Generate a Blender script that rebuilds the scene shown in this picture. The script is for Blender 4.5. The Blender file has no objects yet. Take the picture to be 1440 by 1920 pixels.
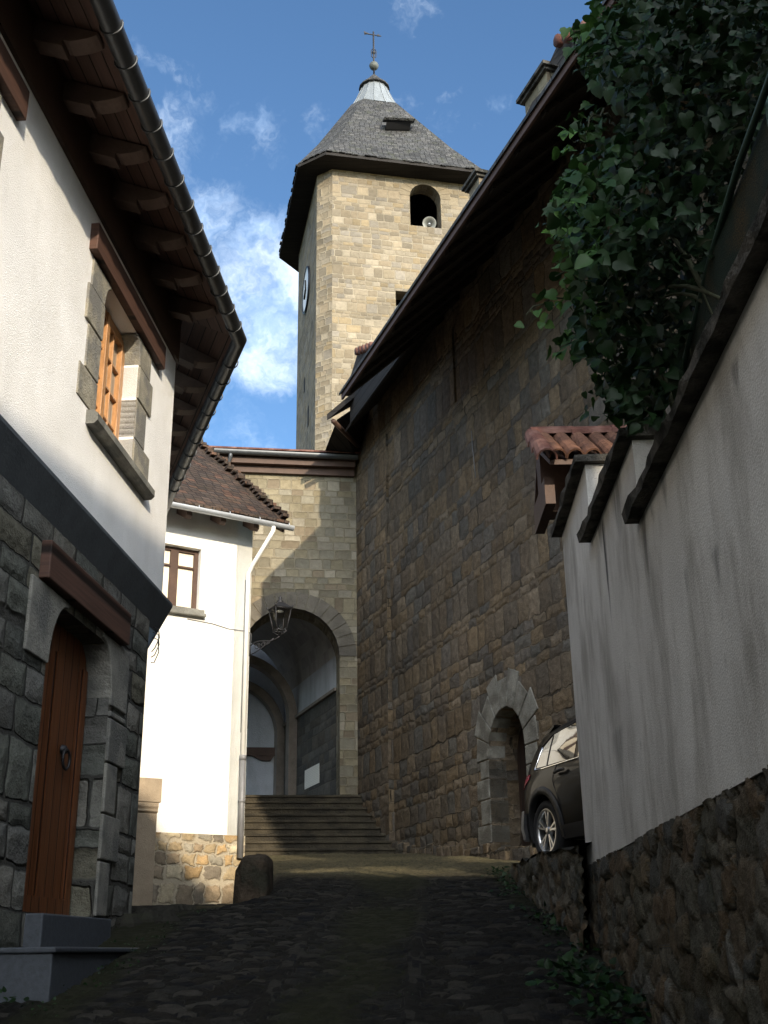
import bpy, bmesh, math, random
import numpy as np
from mathutils import Vector, Matrix
random.seed(7); rng = np.random.default_rng(7)
SC = bpy.context.scene
COL = SC.collection
rad = math.radians

# ------------------------------------------------------------------ camera
FPX, CX, CY = 2130.0, 720.0, 960.0            # focal length and centre in photo pixels
_u = np.array([-86., 5472., 2130.]); _u /= np.linalg.norm(_u)
_Y = np.array([0, 0, 1.]); _Y -= _Y.dot(_u)*_u; _Y /= np.linalg.norm(_Y)
_X = np.array([1., 0, 0]); _X -= _X.dot(_u)*_u; _X -= _X.dot(_Y)*_Y; _X /= np.linalg.norm(_X)
CAMM = np.array([_X, _Y, _u])
cam = bpy.data.cameras.new('camera'); camo = bpy.data.objects.new('camera', cam); COL.objects.link(camo)
cam.sensor_fit = 'AUTO'; cam.sensor_width = 36; cam.lens = FPX/1920*36
cam.clip_start = .05; cam.clip_end = 2000
_r, _up, _f = CAMM[:, 0], CAMM[:, 1], CAMM[:, 2]
camo.matrix_world = Matrix(((_r[0], _up[0], -_f[0], 0), (_r[1], _up[1], -_f[1], 0), (_r[2], _up[2], -_f[2], 0), (0, 0, 0, 1)))
SC.camera = camo

# ------------------------------------------------------------------ light
SUN_AZ, SUN_EL = 160.0, 18.8                  # azimuth clockwise from +Y, elevation
SUN_STRENGTH, SKY_STRENGTH, EXPOSURE = 2.6, 0.15, 1.12
SC.view_settings.view_transform = 'Standard'; SC.view_settings.look = 'None'
SC.view_settings.gamma = 1; SC.view_settings.exposure = EXPOSURE; SC.view_settings.use_curve_mapping = False
sun = bpy.data.lights.new('sun', 'SUN'); suno = bpy.data.objects.new('sun', sun); COL.objects.link(suno)
sun.energy = SUN_STRENGTH; sun.angle = rad(.6); sun.color = (1.0, .86, .66)
_S = Vector((math.sin(rad(SUN_AZ))*math.cos(rad(SUN_EL)), math.cos(rad(SUN_AZ))*math.cos(rad(SUN_EL)), math.sin(rad(SUN_EL))))
suno.rotation_euler = _S.to_track_quat('Z', 'Y').to_euler()
suno.location = _S*60


class NT:
    """small node helper"""
    def __init__(s, tree): s.t = tree; s.n = tree.nodes; s.l = tree.links
    def put(s, sock, v):
        if hasattr(v, 'is_linked') or isinstance(v, bpy.types.NodeSocket): s.l.new(v, sock)
        elif v is not None:
            if isinstance(v, (tuple, list)) and len(v) == 3 and sock.type == 'RGBA': v = (*v, 1)
            sock.default_value = v
    def m(s, op, a, b=None, c=None, clamp=False):
        n = s.n.new('ShaderNodeMath'); n.operation = op; n.use_clamp = clamp
        s.put(n.inputs[0], a); s.put(n.inputs[1], b) if b is not None else 0
        if c is not None: s.put(n.inputs[2], c)
        return n.outputs[0]
    def vm(s, op, a, b=None, scale=None):
        n = s.n.new('ShaderNodeVectorMath'); n.operation = op
        s.put(n.inputs[0], a)
        if b is not None: s.put(n.inputs[1], b)
        if scale is not None: s.put(n.inputs['Scale'], scale)
        return n.outputs['Value'] if op in ('DOT_PRODUCT', 'LENGTH') else n.outputs[0]
    def sep(s, v): n = s.n.new('ShaderNodeSeparateXYZ'); s.put(n.inputs[0], v); return n.outputs
    def comb(s, x=0, y=0, z=0):
        n = s.n.new('ShaderNodeCombineXYZ')
        for i, q in enumerate((x, y, z)): s.put(n.inputs[i], q)
        return n.outputs[0]
    def noise(s, v, scale, detail=3, rough=.55, col=False, dim='3D'):
        n = s.n.new('ShaderNodeTexNoise'); n.noise_dimensions = dim
        if dim == '1D': s.put(n.inputs['W'], v)
        else: s.put(n.inputs['Vector'], v)
        n.inputs['Scale'].default_value = scale; n.inputs['Detail'].default_value = detail; n.inputs['Roughness'].default_value = rough
        return n.outputs['Color' if col else 'Fac']
    def white(s, v, col=False):
        n = s.n.new('ShaderNodeTexWhiteNoise'); n.noise_dimensions = '3D'; s.put(n.inputs['Vector'], v); return n.outputs['Color' if col else 'Value']
    def voro(s, v, scale, feature='F1', out='Distance', rnd=1):
        n = s.n.new('ShaderNodeTexVoronoi'); n.feature = feature; s.put(n.inputs['Vector'], v); n.inputs['Scale'].default_value = scale; n.inputs['Randomness'].default_value = rnd
        return n.outputs[out]
    def ss(s, x, a, b, lo=0., hi=1.):
        n = s.n.new('ShaderNodeMapRange'); n.interpolation_type = 'SMOOTHSTEP'
        s.put(n.inputs[0], x); s.put(n.inputs[1], a); s.put(n.inputs[2], b); s.put(n.inputs[3], lo); s.put(n.inputs[4], hi); return n.outputs[0]
    def lin(s, x, a, b, lo=0., hi=1.):
        n = s.n.new('ShaderNodeMapRange'); s.put(n.inputs[0], x); s.put(n.inputs[1], a); s.put(n.inputs[2], b); s.put(n.inputs[3], lo); s.put(n.inputs[4], hi); return n.outputs[0]
    def mix(s, f, a, b, mode='MIX'):
        n = s.n.new('ShaderNodeMix'); n.data_type = 'RGBA'; n.blend_type = mode
        s.put(n.inputs[0], f); s.put(n.inputs[6], a); s.put(n.inputs[7], b); return n.outputs[2]
    def ramp(s, f, cols, const=True):
        n = s.n.new('ShaderNodeValToRGB'); cr = n.color_ramp; cr.interpolation = 'CONSTANT' if const else 'LINEAR'
        k = len(cols)
        while len(cr.elements) < k: cr.elements.new(.5)
        for i, c in enumerate(cols):
            cr.elements[i].position = (i/k if const else i/(k-1)); cr.elements[i].color = (*c, 1)
        s.put(n.inputs[0], f); return n.outputs[0]
    def uv(s): return s.n.new('ShaderNodeUVMap').outputs[0]
    def obj(s): return s.n.new('ShaderNodeTexCoord').outputs['Object']
    def bump(s, h, dist, strength=1.0):
        n = s.n.new('ShaderNodeBump'); n.inputs['Distance'].default_value = dist; n.inputs['Strength'].default_value = strength; s.put(n.inputs['Height'], h); return n.outputs[0]


# ------------------------------------------------------------------ pixel rays (photo measurements -> points on real planes)
def ray(px, py):
    d = CAMM @ np.array([px-CX, CY-py, FPX]); return d/np.hypot(d[0], d[1])
class Frame:
    """vertical plane: s runs along it (away from the camera), o out of it, z up"""
    def __init__(s, p, az, out=1):
        a = rad(az); s.p = np.array([p[0], p[1], 0.]); s.d = np.array([math.sin(a), math.cos(a), 0]); s.n = np.array([math.cos(a), -math.sin(a), 0])*out
    def P(s, a, o, z): return s.p+s.d*a+s.n*o+np.array([0, 0, z])
    def hit(s, px, py, o=0.):
        r = ray(px, py); q = s.p+s.n*o; return r*(s.n.dot(q)/s.n.dot(r))
    def sz(s, px, py, o=0.):
        h = s.hit(px, py, o); return float(s.d.dot(h-s.p)), float(h[2])
def atY(px, py, y): r = ray(px, py); return r*(y/r[1])

FL = Frame((-3.03, 0), 4.6)                    # left house facade
FS = Frame((-2.176, 10.606), -19.5)            # its side beyond the corner
FC = Frame((-.617, 23.5), -19.6, -1)           # church wall, outward = street
FP = Frame((-.617, 23.5), 82)                  # porch wall
FM = Frame((-2.08, 19), 58)                    # middle house
FR = Frame((1.4, 8.2), 1.7, -1)                # right garden wall

# ------------------------------------------------------------------ world: Nishita sky with clouds
W = bpy.data.worlds.new('World'); SC.world = W; W.use_nodes = True
wt = NT(W.node_tree); W.node_tree.nodes.clear()
sky = wt.n.new('ShaderNodeTexSky'); sky.sky_type = 'NISHITA'; sky.sun_disc = False
sky.sun_elevation = rad(SUN_EL); sky.sun_rotation = rad(SUN_AZ); sky.altitude = 800; sky.air_density = 1.0; sky.dust_density = .6; sky.ozone_density = 1.4
dirv = wt.vm('NORMALIZE', wt.n.new('ShaderNodeTexCoord').outputs['Generated'])
blobs = [(305, 215, 95, .62), (365, 250, 60, .42), (455, 280, 75, .5), (500, 300, 50, .35), (430, 460, 95, 1.0), (500, 520, 110, 1.1), (520, 640, 95, 1.15), (480, 600, 70, .9), (400, 420, 60, .8),
         (770, 20, 45, .42), (620, 235, 45, .36), (850, 280, 55, .42), (845, 165, 26, .3), (760, 180, 26, .3), (340, 360, 60, .45), (430, 130, 40, .25), (940, 190, 22, .4), (470, 710, 80, .5), (500, 790, 90, .45), (410, 830, 60, .5)]
acc = None
for (bx, by, br, ba) in blobs:
    c = ray(bx, by); c = c/np.linalg.norm(c)
    dd = wt.vm('DOT_PRODUCT', dirv, tuple(c))
    ang = br/FPX
    g = wt.ss(dd, math.cos(ang*1.7), 1.0, 0., ba)
    acc = g if acc is None else wt.m('MAXIMUM', acc, g)
fr = wt.vm('DOT_PRODUCT', dirv, tuple(_f))
dz_ = wt.sep(dirv)[2]
wd = wt.vm('ADD', dirv, wt.vm('SCALE', wt.vm('SUBTRACT', wt.noise(dirv, 9, 5, .65, True), (.5, .5, .5)), scale=.17))
det = wt.noise(wd, 13, 8, .62)
mask = wt.ss(wt.m('ADD', acc, wt.m('MULTIPLY', wt.m('SUBTRACT', det, .5), 2.1)), .40, 1.55)
skyc = wt.mix(1.0, sky.outputs[0], (.46, .60, .70), 'MULTIPLY')
cldc = wt.mix(wt.ss(wt.noise(wd, 17, 6, .6), .38, .62), (2.5, 3.3, 4.5), (4.3, 4.85, 5.5))
fin = wt.mix(wt.m('MULTIPLY', mask, .88), skyc, cldc)
# bright cloud banks added outside the frame as fill light for shaded walls
fill_bank = wt.m('MULTIPLY', wt.ss(wt.noise(wd, 2.4, 6, .6), .36, .56), wt.m('MULTIPLY', wt.ss(fr, .84, .66), wt.m('MULTIPLY', wt.ss(dz_, .02, .12), wt.m('MULTIPLY', wt.ss(dz_, .97, .75), wt.ss(wt.vm('DOT_PRODUCT', dirv, (.80, -.60, 0.)), -.30, .55, .08, 1.)))))
fin = wt.mix(fill_bank, fin, (21.0, 21.8, 22.6))
bg = wt.n.new('ShaderNodeBackground'); bg.inputs['Strength'].default_value = SKY_STRENGTH
wt.l.new(fin, bg.inputs[0]); wo = wt.n.new('ShaderNodeOutputWorld'); wt.l.new(bg.outputs[0], wo.inputs[0])


# ------------------------------------------------------------------ materials
def newmat(name):
    m = bpy.data.materials.new(name); m.use_nodes = True; t = NT(m.node_tree); b = m.node_tree.nodes['Principled BSDF']
    b.inputs['Specular IOR Level'].default_value = .25
    return m, t, b
def plain(name, col, rough=.6, metal=0., var=.25, scale=8, bump=0., bscale=60, spec=.3, coat=0., stretch=None, col2=None):
    m, t, b = newmat(name); o = t.obj()
    v = o if stretch is None else t.vm('MULTIPLY', o, stretch)
    n = t.noise(v, scale, 5, .6); n2 = t.noise(o, scale*7, 3)
    f = t.lin(t.m('ADD', t.m('MULTIPLY', n, .7), t.m('MULTIPLY', n2, .3)), .3, .7, 1-var, 1+var)
    c = t.mix(1.0, col, t.comb(f, f, f), 'MULTIPLY')
    if col2: c = t.mix(t.ss(t.noise(v, scale*.6, 4), .45, .62), c, col2)
    t.l.new(c, b.inputs['Base Color']); b.inputs['Roughness'].default_value = rough; b.inputs['Metallic'].default_value = metal
    b.inputs['Specular IOR Level'].default_value = spec; b.inputs['Coat Weight'].default_value = coat
    if bump: t.l.new(t.bump(t.noise(v, bscale, 4, .6), bump), b.inputs['Normal'])
    return m
def masonry(name, h, w, cols, mortar, mw=.012, warp=.03, rowvar=.6, bump=.03, grain=.3, dome=.35, wvar=1.2, stain=None, mortar_dark=0., rough=.9, patch=None):
    m, t, b = newmat(name); uv = t.uv()
    wv = t.vm('SUBTRACT', t.noise(uv, 1.1/w, 3, .6, True), (.5, .5, .5))
    wv2 = t.vm('SUBTRACT', t.noise(uv, 6/w, 2, .5, True), (.5, .5, .5))
    q = t.vm('ADD', uv, t.vm('ADD', t.vm('SCALE', wv, scale=warp*2), t.vm('SCALE', wv2, scale=warp*.45)))
    x, y, _ = t.sep(q)
    yy = t.m('ADD', t.m('DIVIDE', y, h), t.m('MULTIPLY', t.noise(t.m('DIVIDE', y, h), .37, 1, .5, dim='1D'), rowvar*3.2))
    row = t.m('FLOOR', yy); fy = t.m('FRACT', yy)
    rr = t.white(t.comb(row, 3.3, 1.7))
    xw = t.m('DIVIDE', x, t.m('MULTIPLY', w, t.lin(rr, 0, 1, .75, 1.3)))
    xx = t.m('ADD', t.m('ADD', xw, t.m('MULTIPLY', rr, 17.3)), t.m('MULTIPLY', t.noise(t.comb(t.m('MULTIPLY', xw, .45), t.m('MULTIPLY', row, 5.17), 0), 1.0, 1), wvar))
    cx = t.m('FLOOR', xx); fx = t.m('FRACT', xx)
    dx = t.m('MULTIPLY', t.m('MINIMUM', fx, t.m('SUBTRACT', 1., fx)), w); dy = t.m('MULTIPLY', t.m('MINIMUM', fy, t.m('SUBTRACT', 1., fy)), h)
    n = t.n.new('ShaderNodeMath'); n.operation = 'SMOOTH_MIN'; t.put(n.inputs[0], dx); t.put(n.inputs[1], dy); n.inputs[2].default_value = .04; d = n.outputs[0]
    mwn = t.m('MULTIPLY', mw, t.lin(t.noise(uv, .9/w, 2), .3, .7, .5, 1.7))
    mask = t.ss(d, t.m('MULTIPLY', mwn, .45), t.m('MULTIPLY', mwn, 1.15))
    cell = t.comb(cx, row, 0.7); rnd = t.white(cell); rnd2 = t.sep(t.white(t.comb(cx, row, 9.1), True))
    c = t.ramp(rnd, cols)
    o3 = t.vm('ADD', uv, t.comb(t.m('MULTIPLY', rnd2[0], 40), t.m('MULTIPLY', rnd2[1], 40), 0))
    g1 = t.noise(o3, 9, 5, .65); g2 = t.noise(uv, 55, 3, .6); g3 = t.noise(uv, .5, 3)
    f = t.m('MULTIPLY', t.lin(g1, .25, .75, 1-grain, 1+grain), t.lin(g2, .2, .8, 1-grain*.6, 1+grain*.6))
    f = t.m('MULTIPLY', f, t.lin(rnd2[2], 0, 1, .78, 1.2)); f = t.m('MULTIPLY', f, t.lin(g3, .3, .7, .82, 1.15))
    c = t.mix(1.0, c, t.comb(f, f, f), 'MULTIPLY')
    mf = t.m('MULTIPLY', t.lin(g2, .2, .8, .75, 1.15), t.lin(g3, .3, .7, .8, 1.15))
    mc = t.mix(1.0, mortar, t.comb(mf, mf, mf), 'MULTIPLY')
    if mortar_dark: mc = t.mix(t.ss(t.noise(uv, 1.3, 3), .42, .6), mc, tuple(k*mortar_dark for k in mortar))
    if patch: c = t.mix(t.m('MULTIPLY', t.ss(t.noise(uv, .45, 5, .6),   .46, .6), .55), c, t.mix(1., c, patch, 'MULTIPLY'))
    c = t.mix(mask, mc, c)
    if stain: c = t.mix(t.m('MULTIPLY', t.ss(t.noise(t.vm('MULTIPLY', uv, (1., .35, 1.)), 1.2, 6, .65), .5, .72), .6), c, stain)
    t.l.new(c, b.inputs['Base Color']); b.inputs['Roughness'].default_value = rough; b.inputs['Specular IOR Level'].default_value = .15
    dm = t.m('MULTIPLY', t.ss(d, 0., h*.42), dome)
    hh = t.m('ADD', t.m('MULTIPLY', mask, t.m('ADD', .35, t.m('MULTIPLY', rnd2[0], .35))), dm)
    hh = t.m('ADD', hh, t.m('MULTIPLY', g1, .55)); hh = t.m('ADD', hh, t.m('MULTIPLY', g2, .16))
    t.l.new(t.bump(hh, bump), b.inputs['Normal'])
    return m
def rubble(name, scale, cols, mortar, bump=.04, asp=1.5, mwid=.09):
    m, t, b = newmat(name); uv = t.uv()
    q = t.vm('ADD', uv, t.vm('SCALE', t.vm('SUBTRACT', t.noise(uv, 5, 3, .6, True), (.5, .5, .5)), scale=.12))
    q = t.vm('MULTIPLY', q, (1, asp, 1))
    d = t.voro(q, scale, 'DISTANCE_TO_EDGE'); cc = t.sep(t.voro(q, scale, 'F1', 'Color'))
    mask = t.ss(d, mwid*.35, mwid)
    c = t.ramp(cc[0], cols); g1 = t.noise(uv, 11, 5, .65); g2 = t.noise(uv, 60, 3)
    f = t.m('MULTIPLY', t.lin(g1, .25, .75, .65, 1.35), t.lin(cc[1], 0, 1, .7, 1.25)); f = t.m('MULTIPLY', f, t.lin(g2, .2, .8, .8, 1.2))
    c = t.mix(1., c, t.comb(f, f, f), 'MULTIPLY')
    c = t.mix(mask, t.mix(t.ss(t.noise(uv, 2.3, 4), .4, .6), mortar, tuple(k*.45 for k in mortar)), c)
    t.l.new(c, b.inputs['Base Color']); b.inputs['Roughness'].default_value = .92; b.inputs['Specular IOR Level'].default_value = .15
    hh = t.m('ADD', t.m('ADD', t.m('MULTIPLY', mask, t.lin(cc[2], 0, 1, .4, .9)), t.m('MULTIPLY', t.ss(d, 0, .3), .5)), t.m('ADD', t.m('MULTIPLY', g1, .6), t.m('MULTIPLY', g2, .2)))
    t.l.new(t.bump(hh, bump), b.inputs['Normal']); return m
def shingles(name, h, w, cols, bump=.03, moss=None, mossamt=.55):
    m, t, b = newmat(name); uv = t.uv()
    q = t.vm('ADD', uv, t.vm('SCALE', t.vm('SUBTRACT', t.noise(uv, 3, 3, .6, True), (.5, .5, .5)), scale=.06))
    x, y, _ = t.sep(q); yy = t.m('DIVIDE', y, h); row = t.m('FLOOR', yy); fy = t.m('FRACT', yy)
    xx = t.m('ADD', t.m('DIVIDE', x, w), t.m('MULTIPLY', t.white(t.comb(row, 2, 2)), 9.)); cx = t.m('FLOOR', xx); fx = t.m('FRACT', xx)
    r = t.sep(t.white(t.comb(cx, row, 4), True))
    c = t.ramp(r[0], cols); g = t.noise(uv, 14, 5, .65); g3 = t.noise(uv, .8, 4)
    f = t.m('MULTIPLY', t.lin(g, .25, .75, .7, 1.3), t.lin(r[1], 0, 1, .7, 1.25)); f = t.m('MULTIPLY', f, t.lin(g3, .3, .7, .8, 1.2))
    c = t.mix(1., c, t.comb(f, f, f), 'MULTIPLY')
    gap = t.m('MULTIPLY', t.ss(fy, .02, .2), t.ss(t.m('MINIMUM', fx, t.m('SUBTRACT', 1., fx)), .02, .07))
    c = t.mix(t.lin(gap, 0, 1, .75, 0), c, (.01, .01, .01))
    if moss: c = t.mix(t.m('MULTIPLY', t.ss(t.noise(uv, 2.2, 7, .7), .5, .68), mossamt), c, moss)
    t.l.new(c, b.inputs['Base Color']); b.inputs['Roughness'].default_value = .85; b.inputs['Specular IOR Level'].default_value = .2
    hh = t.m('ADD', t.m('ADD', t.m('MULTIPLY', t.m('SUBTRACT', 1., fy), .8), t.m('MULTIPLY', r[2], .45)), t.m('ADD', t.m('MULTIPLY', g, .5), t.m('MULTIPLY', gap, .4)))
    t.l.new(t.bump(hh, bump), b.inputs['Normal']); return m
def plaster(name, col, scale=55, bump=.012, dirt=None, dirtamt=.5, streaks=(), specks=0., vary=.1):
    m, t, b = newmat(name); uv = t.uv()
    n1 = t.noise(uv, scale, 3, .65); n2 = t.noise(uv, 1.4, 5, .6); v1 = t.voro(uv, scale*1.2)
    f = t.m('MULTIPLY', t.lin(n1, .25, .75, 1-vary, 1+vary*.6), t.lin(n2, .3, .7, 1-vary, 1+vary*.5))
    c = t.mix(1., col, t.comb(f, f, f), 'MULTIPLY')
    if dirt:
        dn = t.noise(t.vm('MULTIPLY', uv, (1.6, .5, 1.)), 1.7, 7, .68)
        c = t.mix(t.m('MULTIPLY', t.ss(dn, .42, .68), dirtamt), c, dirt)
    if specks:
        sp = t.ss(t.noise(t.vm('MULTIPLY', uv, (1, .45, 1)), 7, 4, .6), .66, .74); c = t.mix(t.m('MULTIPLY', sp, specks), c, (.07, .065, .06))
        sp2 = t.ss(t.noise(t.vm('MULTIPLY', uv, (1, 1.6, 1)), 62, 3, .7), .58, .72); c = t.mix(t.m('MULTIPLY', sp2, t.ss(n2, .3, .65, .25, .75)), c, (.20, .175, .14))
    if streaks:
        x, y, _ = t.sep(t.vm('ADD', uv, t.vm('SCALE', t.vm('SUBTRACT', t.noise(uv, 6, 3, .6, True), (.5, .5, .5)), scale=.05)))
        for (x0, z1, ln, wd, am) in streaks:
            k = t.lin(y, z1-ln, z1, 0., 1.)
            ax = t.m('ABSOLUTE', t.m('SUBTRACT', x, x0)); ww = t.m('MULTIPLY', k, wd)
            s1 = t.m('MULTIPLY', t.ss(ax, t.m('MULTIPLY', ww, 1.35), t.m('MULTIPLY', ww, .25)), t.m('MULTIPLY', t.ss(y, z1-ln, z1-ln*.35), t.ss(y, z1+.05, z1-.01)))
            s1 = t.m('MULTIPLY', s1, t.ss(t.noise(t.vm('MULTIPLY', uv, (26, 2.2, 1)), 1.0, 4, .65), .25, .55, .25, 1.))
            c = t.mix(t.m('MULTIPLY', s1, am), c, (.045, .048, .05))
    t.l.new(c, b.inputs['Base Color']); b.inputs['Roughness'].default_value = .93; b.inputs['Specular IOR Level'].default_value = .1
    hh = t.m('ADD', n1, t.m('MULTIPLY', v1, .6)); t.l.new(t.bump(hh, bump), b.inputs['Normal']); return m
def wood(name, col, dark, plank=.12, rough=.6, axis=0, bump=.006, gapdark=.2):
    """planks: axis 0 = vertical boards (stripes in u), 1 = horizontal"""
    m, t, b = newmat(name); uv = t.uv(); x, y, _ = t.sep(uv)
    a, l = (x, y) if axis == 0 else (y, x)
    p = t.m('DIVIDE', a, plank); cell = t.m('FLOOR', p); fp = t.m('FRACT', p); r = t.white(t.comb(cell, 1, 2))
    g = t.noise(t.comb(t.m('MULTIPLY', a, 40), t.m('ADD', t.m('MULTIPLY', l, 1.6), t.m('MULTIPLY', r, 30)), 0), 1., 5, .6)
    c = t.mix(t.ss(g, .3, .75), col, dark); f = t.lin(r, 0, 1, .8, 1.15); c = t.mix(1., c, t.comb(f, f, f), 'MULTIPLY')
    gap = t.ss(t.m('MINIMUM', fp, t.m('SUBTRACT', 1., fp)), .015, .06); c = t.mix(gap, tuple(k*gapdark for k in dark), c)
    t.l.new(c, b.inputs['Base Color']); b.inputs['Roughness'].default_value = rough
    t.l.new(t.bump(t.m('ADD', gap, t.m('MULTIPLY', g, .3)), bump), b.inputs['Normal']); return m

MT = {}
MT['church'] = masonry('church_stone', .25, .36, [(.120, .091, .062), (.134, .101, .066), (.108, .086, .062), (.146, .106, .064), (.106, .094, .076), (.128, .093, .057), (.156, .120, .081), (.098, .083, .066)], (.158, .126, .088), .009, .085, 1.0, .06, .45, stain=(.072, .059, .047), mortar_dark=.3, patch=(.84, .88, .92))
MT['tower'] = masonry('tower_stone', .20, .31, [(.200, .166, .113), (.210, .175, .121), (.188, .157, .110), (.176, .155, .122), (.203, .160, .098), (.222, .190, .138), (.194, .158, .107), (.166, .141, .102)], (.265, .228, .164), .012, .035, .6, .03, .2, dome=.2, patch=(.94, .96, 1.0))
MT['towerblock'] = plain('belfry_arch_stone', (.19, .158, .108), .9, 0, .25, 4, .01, 40, .15)
MT['porch'] = masonry('porch_stone', .185, .29, [(.195, .168, .112), (.205, .178, .122), (.183, .161, .115), (.206, .174, .113), (.178, .144, .099), (.192, .174, .130), (.190, .168, .121), (.250, .222, .168)], (.232, .200, .140), .010, .02, .4, .025, .22, dome=.2)
MT['left'] = masonry('grey_wall_stone', .24, .50, [(.10, .105, .09), (.135, .135, .12), (.085, .09, .08), (.16, .155, .135), (.11, .105, .08), (.12, .12, .11)], (.05, .05, .045), .012, .05, .9, .055, .4, stain=(.075, .065, .05))
MT['dressed'] = plain('dressed_stone', (.21, .205, .18), .9, 0, .3, 5, .012, 45, .15, col2=(.13, .13, .12))
MT['jamb'] = plain('jamb_stone', (.27, .25, .20), .9, 0, .35, 6, .012, 60, .15, col2=(.18, .175, .16))
MT['rubble'] = rubble('rubble_stone', 3.4, [(.10, .095, .07), (.13, .115, .085), (.075, .075, .065), (.16, .12, .07), (.09, .09, .08), (.11, .085, .055), (.145, .14, .12)], (.06, .058, .046), .07)
MT['midbase'] = masonry('yellow_rubble', .20, .27, [(.36, .28, .17), (.30, .23, .15), (.42, .36, .25), (.26, .21, .15), (.36, .25, .13), (.30, .27, .21), (.20, .17, .13)], (.40, .345, .255), .024, .10, 1.0, .035, .35, dome=.4, wvar=1.6)
MT['white'] = plaster('pebbledash_white', (.85, .84, .82), 95, .0035, (.66, .64, .59), .25)
MT['smooth'] = plaster('smooth_white_plaster', (.85, .84, .79), 60, .004, (.72, .70, .63), .25)
MT['band'] = plain('slate_grey_band', (.085, .095, .105), .7, 0, .2, 4, .003, 40)
MT['granite'] = plain('dark_granite', (.05, .057, .068), .6, 0, .3, 30, .002, 120)
MT['lintel'] = wood('painted_lintel', (.098, .052, .038), (.06, .034, .026), .9, .6, 1, .004)
MT['door'] = wood('door_wood', (.17, .062, .022), (.075, .026, .011), .16, .45)
MT['orange'] = plain('varnished_wood', (.40, .205, .085), .4, 0, .3, 6, .001, 40, .4, stretch=(6, 6, 1))
MT['brownwood'] = plain('dark_brown_wood', (.07, .04, .028), .6, 0, .3, 5, .002, 50)
MT['soffit'] = wood('soffit_boards', (.125, .072, .056), (.08, .05, .04), .13, .7, 1)
MT['rafter'] = plain('rafter_wood', (.13, .088, .07), .7, 0, .3, 4, .003, 40)
MT['blackwood'] = wood('old_black_boards', (.06, .05, .042), (.032, .027, .024), .2, .85, 1)
MT['darkboard'] = wood('near_black_boards', (.026, .023, .021), (.014, .013, .012), .2, .9, 1)  # even near-black board colour for the tower eave and far-bay timber
MT['gutter'] = plain('graphite_gutter', (.075, .08, .085), .38, .35, .2, 6)
MT['zinc'] = plain('zinc', (.42, .44, .46), .42, .5, .15, 6)
MT['leadpipe'] = plain('grey_pipe', (.20, .20, .205), .5, .2, .2, 6)
MT['whitepipe'] = plain('white_pipe', (.82, .81, .77), .4, 0, .08, 6)
MT['slate'] = shingles('stone_slates', .14, .19, [(.05, .051, .052), (.06, .06, .06), (.042, .043, .044), (.07, .069, .067), (.053, .053, .053)], .05, (.055, .06, .03), .4)
MT['browntile'] = shingles('mossy_brown_tiles', .17, .17, [(.052, .035, .025), (.060, .039, .027), (.045, .031, .023), (.082, .045, .029), (.050, .036, .028)], .05, (.035, .03, .018), .6)
MT['terra'] = plain('terracotta', (.095, .041, .031), .8, 0, .4, 7, .006, 40, .2, col2=(.17, .09, .07))
MT['terraorange'] = plain('terracotta_edge', (.115, .057, .036), .8, 0, .6, 7, .006, 40, .2)
MT['lead'] = plain('lead_sheet', (.20, .22, .23), .5, .3, .2, 3, .004, 12, .4, stretch=(3, 3, .7))
MT['copper'] = plain('dark_copper', (.09, .10, .09), .6, .3, .3, 6)
MT['archst'] = plain('arch_stone', (.145, .13, .105), .9, 0, .3, 3, .012, 45, .15, col2=(.10, .09, .075))
MT['surr'] = plain('pale_door_stone', (.20, .19, .16), .9, 0, .35, 4, .02, 30, .15, col2=(.12, .11, .09))
MT['dado'] = masonry('dado_stone', .24, .42, [(.085, .082, .072), (.10, .095, .082), (.07, .068, .062), (.092, .083, .068)], (.11, .10, .085), .009, .03, .5, .03, .3)
MT['churchdoor'] = wood('old_brown_door', (.045, .026, .017), (.022, .013, .009), .18, .8)
MT['iron'] = plain('black_iron', (.03, .03, .032), .5, .5, .2, 10)
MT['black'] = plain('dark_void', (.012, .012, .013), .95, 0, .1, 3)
MT['coping'] = plain('mossy_concrete', (.085, .08, .07), .92, 0, .5, 9, .02, 40, .1, col2=(.03, .03, .026))
def papermat():
    m, t, b = newmat('printed_paper'); uv = t.uv(); x, y, _ = t.sep(uv)
    ln = t.m('MULTIPLY', t.ss(t.m('FRACT', t.m('MULTIPLY', y, 26)), .55, .7), t.ss(t.noise(t.vm('MULTIPLY', uv, (30, 26, 1)), 1, 2), .42, .5)); c = t.mix(t.m('MULTIPLY', ln, .35), (.78, .75, .66), (.35, .33, .3))
    t.l.new(c, b.inputs['Base Color']); b.inputs['Roughness'].default_value = .8; return m
MT['paper'] = papermat()
MT['curtain'] = plain('cream_curtain', (.78, .70, .55), .9, 0, .12, 3, .01, 9, stretch=(9, 9, .5))
MT['leaddark'] = plain('darkplaster', (.22, .215, .21), .9, 0, .2, 4, .004, 40)
MT['vault'] = plaster('vault_plaster', (.44, .41, .375), 40, .006, (.2, .19, .18), .5)
MT['vaultrib'] = plain('vault_rib_stone', (.20, .17, .14), .9, 0, .25, 4, .01, 30)
MT['innerwhite'] = plaster('porch_white_plaster', (.50, .52, .55), 40, .004, (.24, .245, .25), .4)
MT['wainscot'] = plain('grey_dado', (.06, .06, .057), .9, 0, .3, 4, .01, 20)
MT['step'] = plain('worn_step_stone', (.058, .049, .034), .9, 0, .4, 4, .02, 25, .15, col2=(.033, .029, .022))
MT['pillar'] = plain('tan_pillar_stone', (.36, .29, .21), .9, 0, .2, 5, .008, 60, .15)
MT['boulder'] = plain('dark_boulder', (.045, .034, .024), .92, 0, .5, 7, .05, 14, .15, col2=(.025, .024, .017))
MT['tyre'] = plain('tyre_rubber', (.018, .018, .019), .8, 0, .2, 20)
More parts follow.
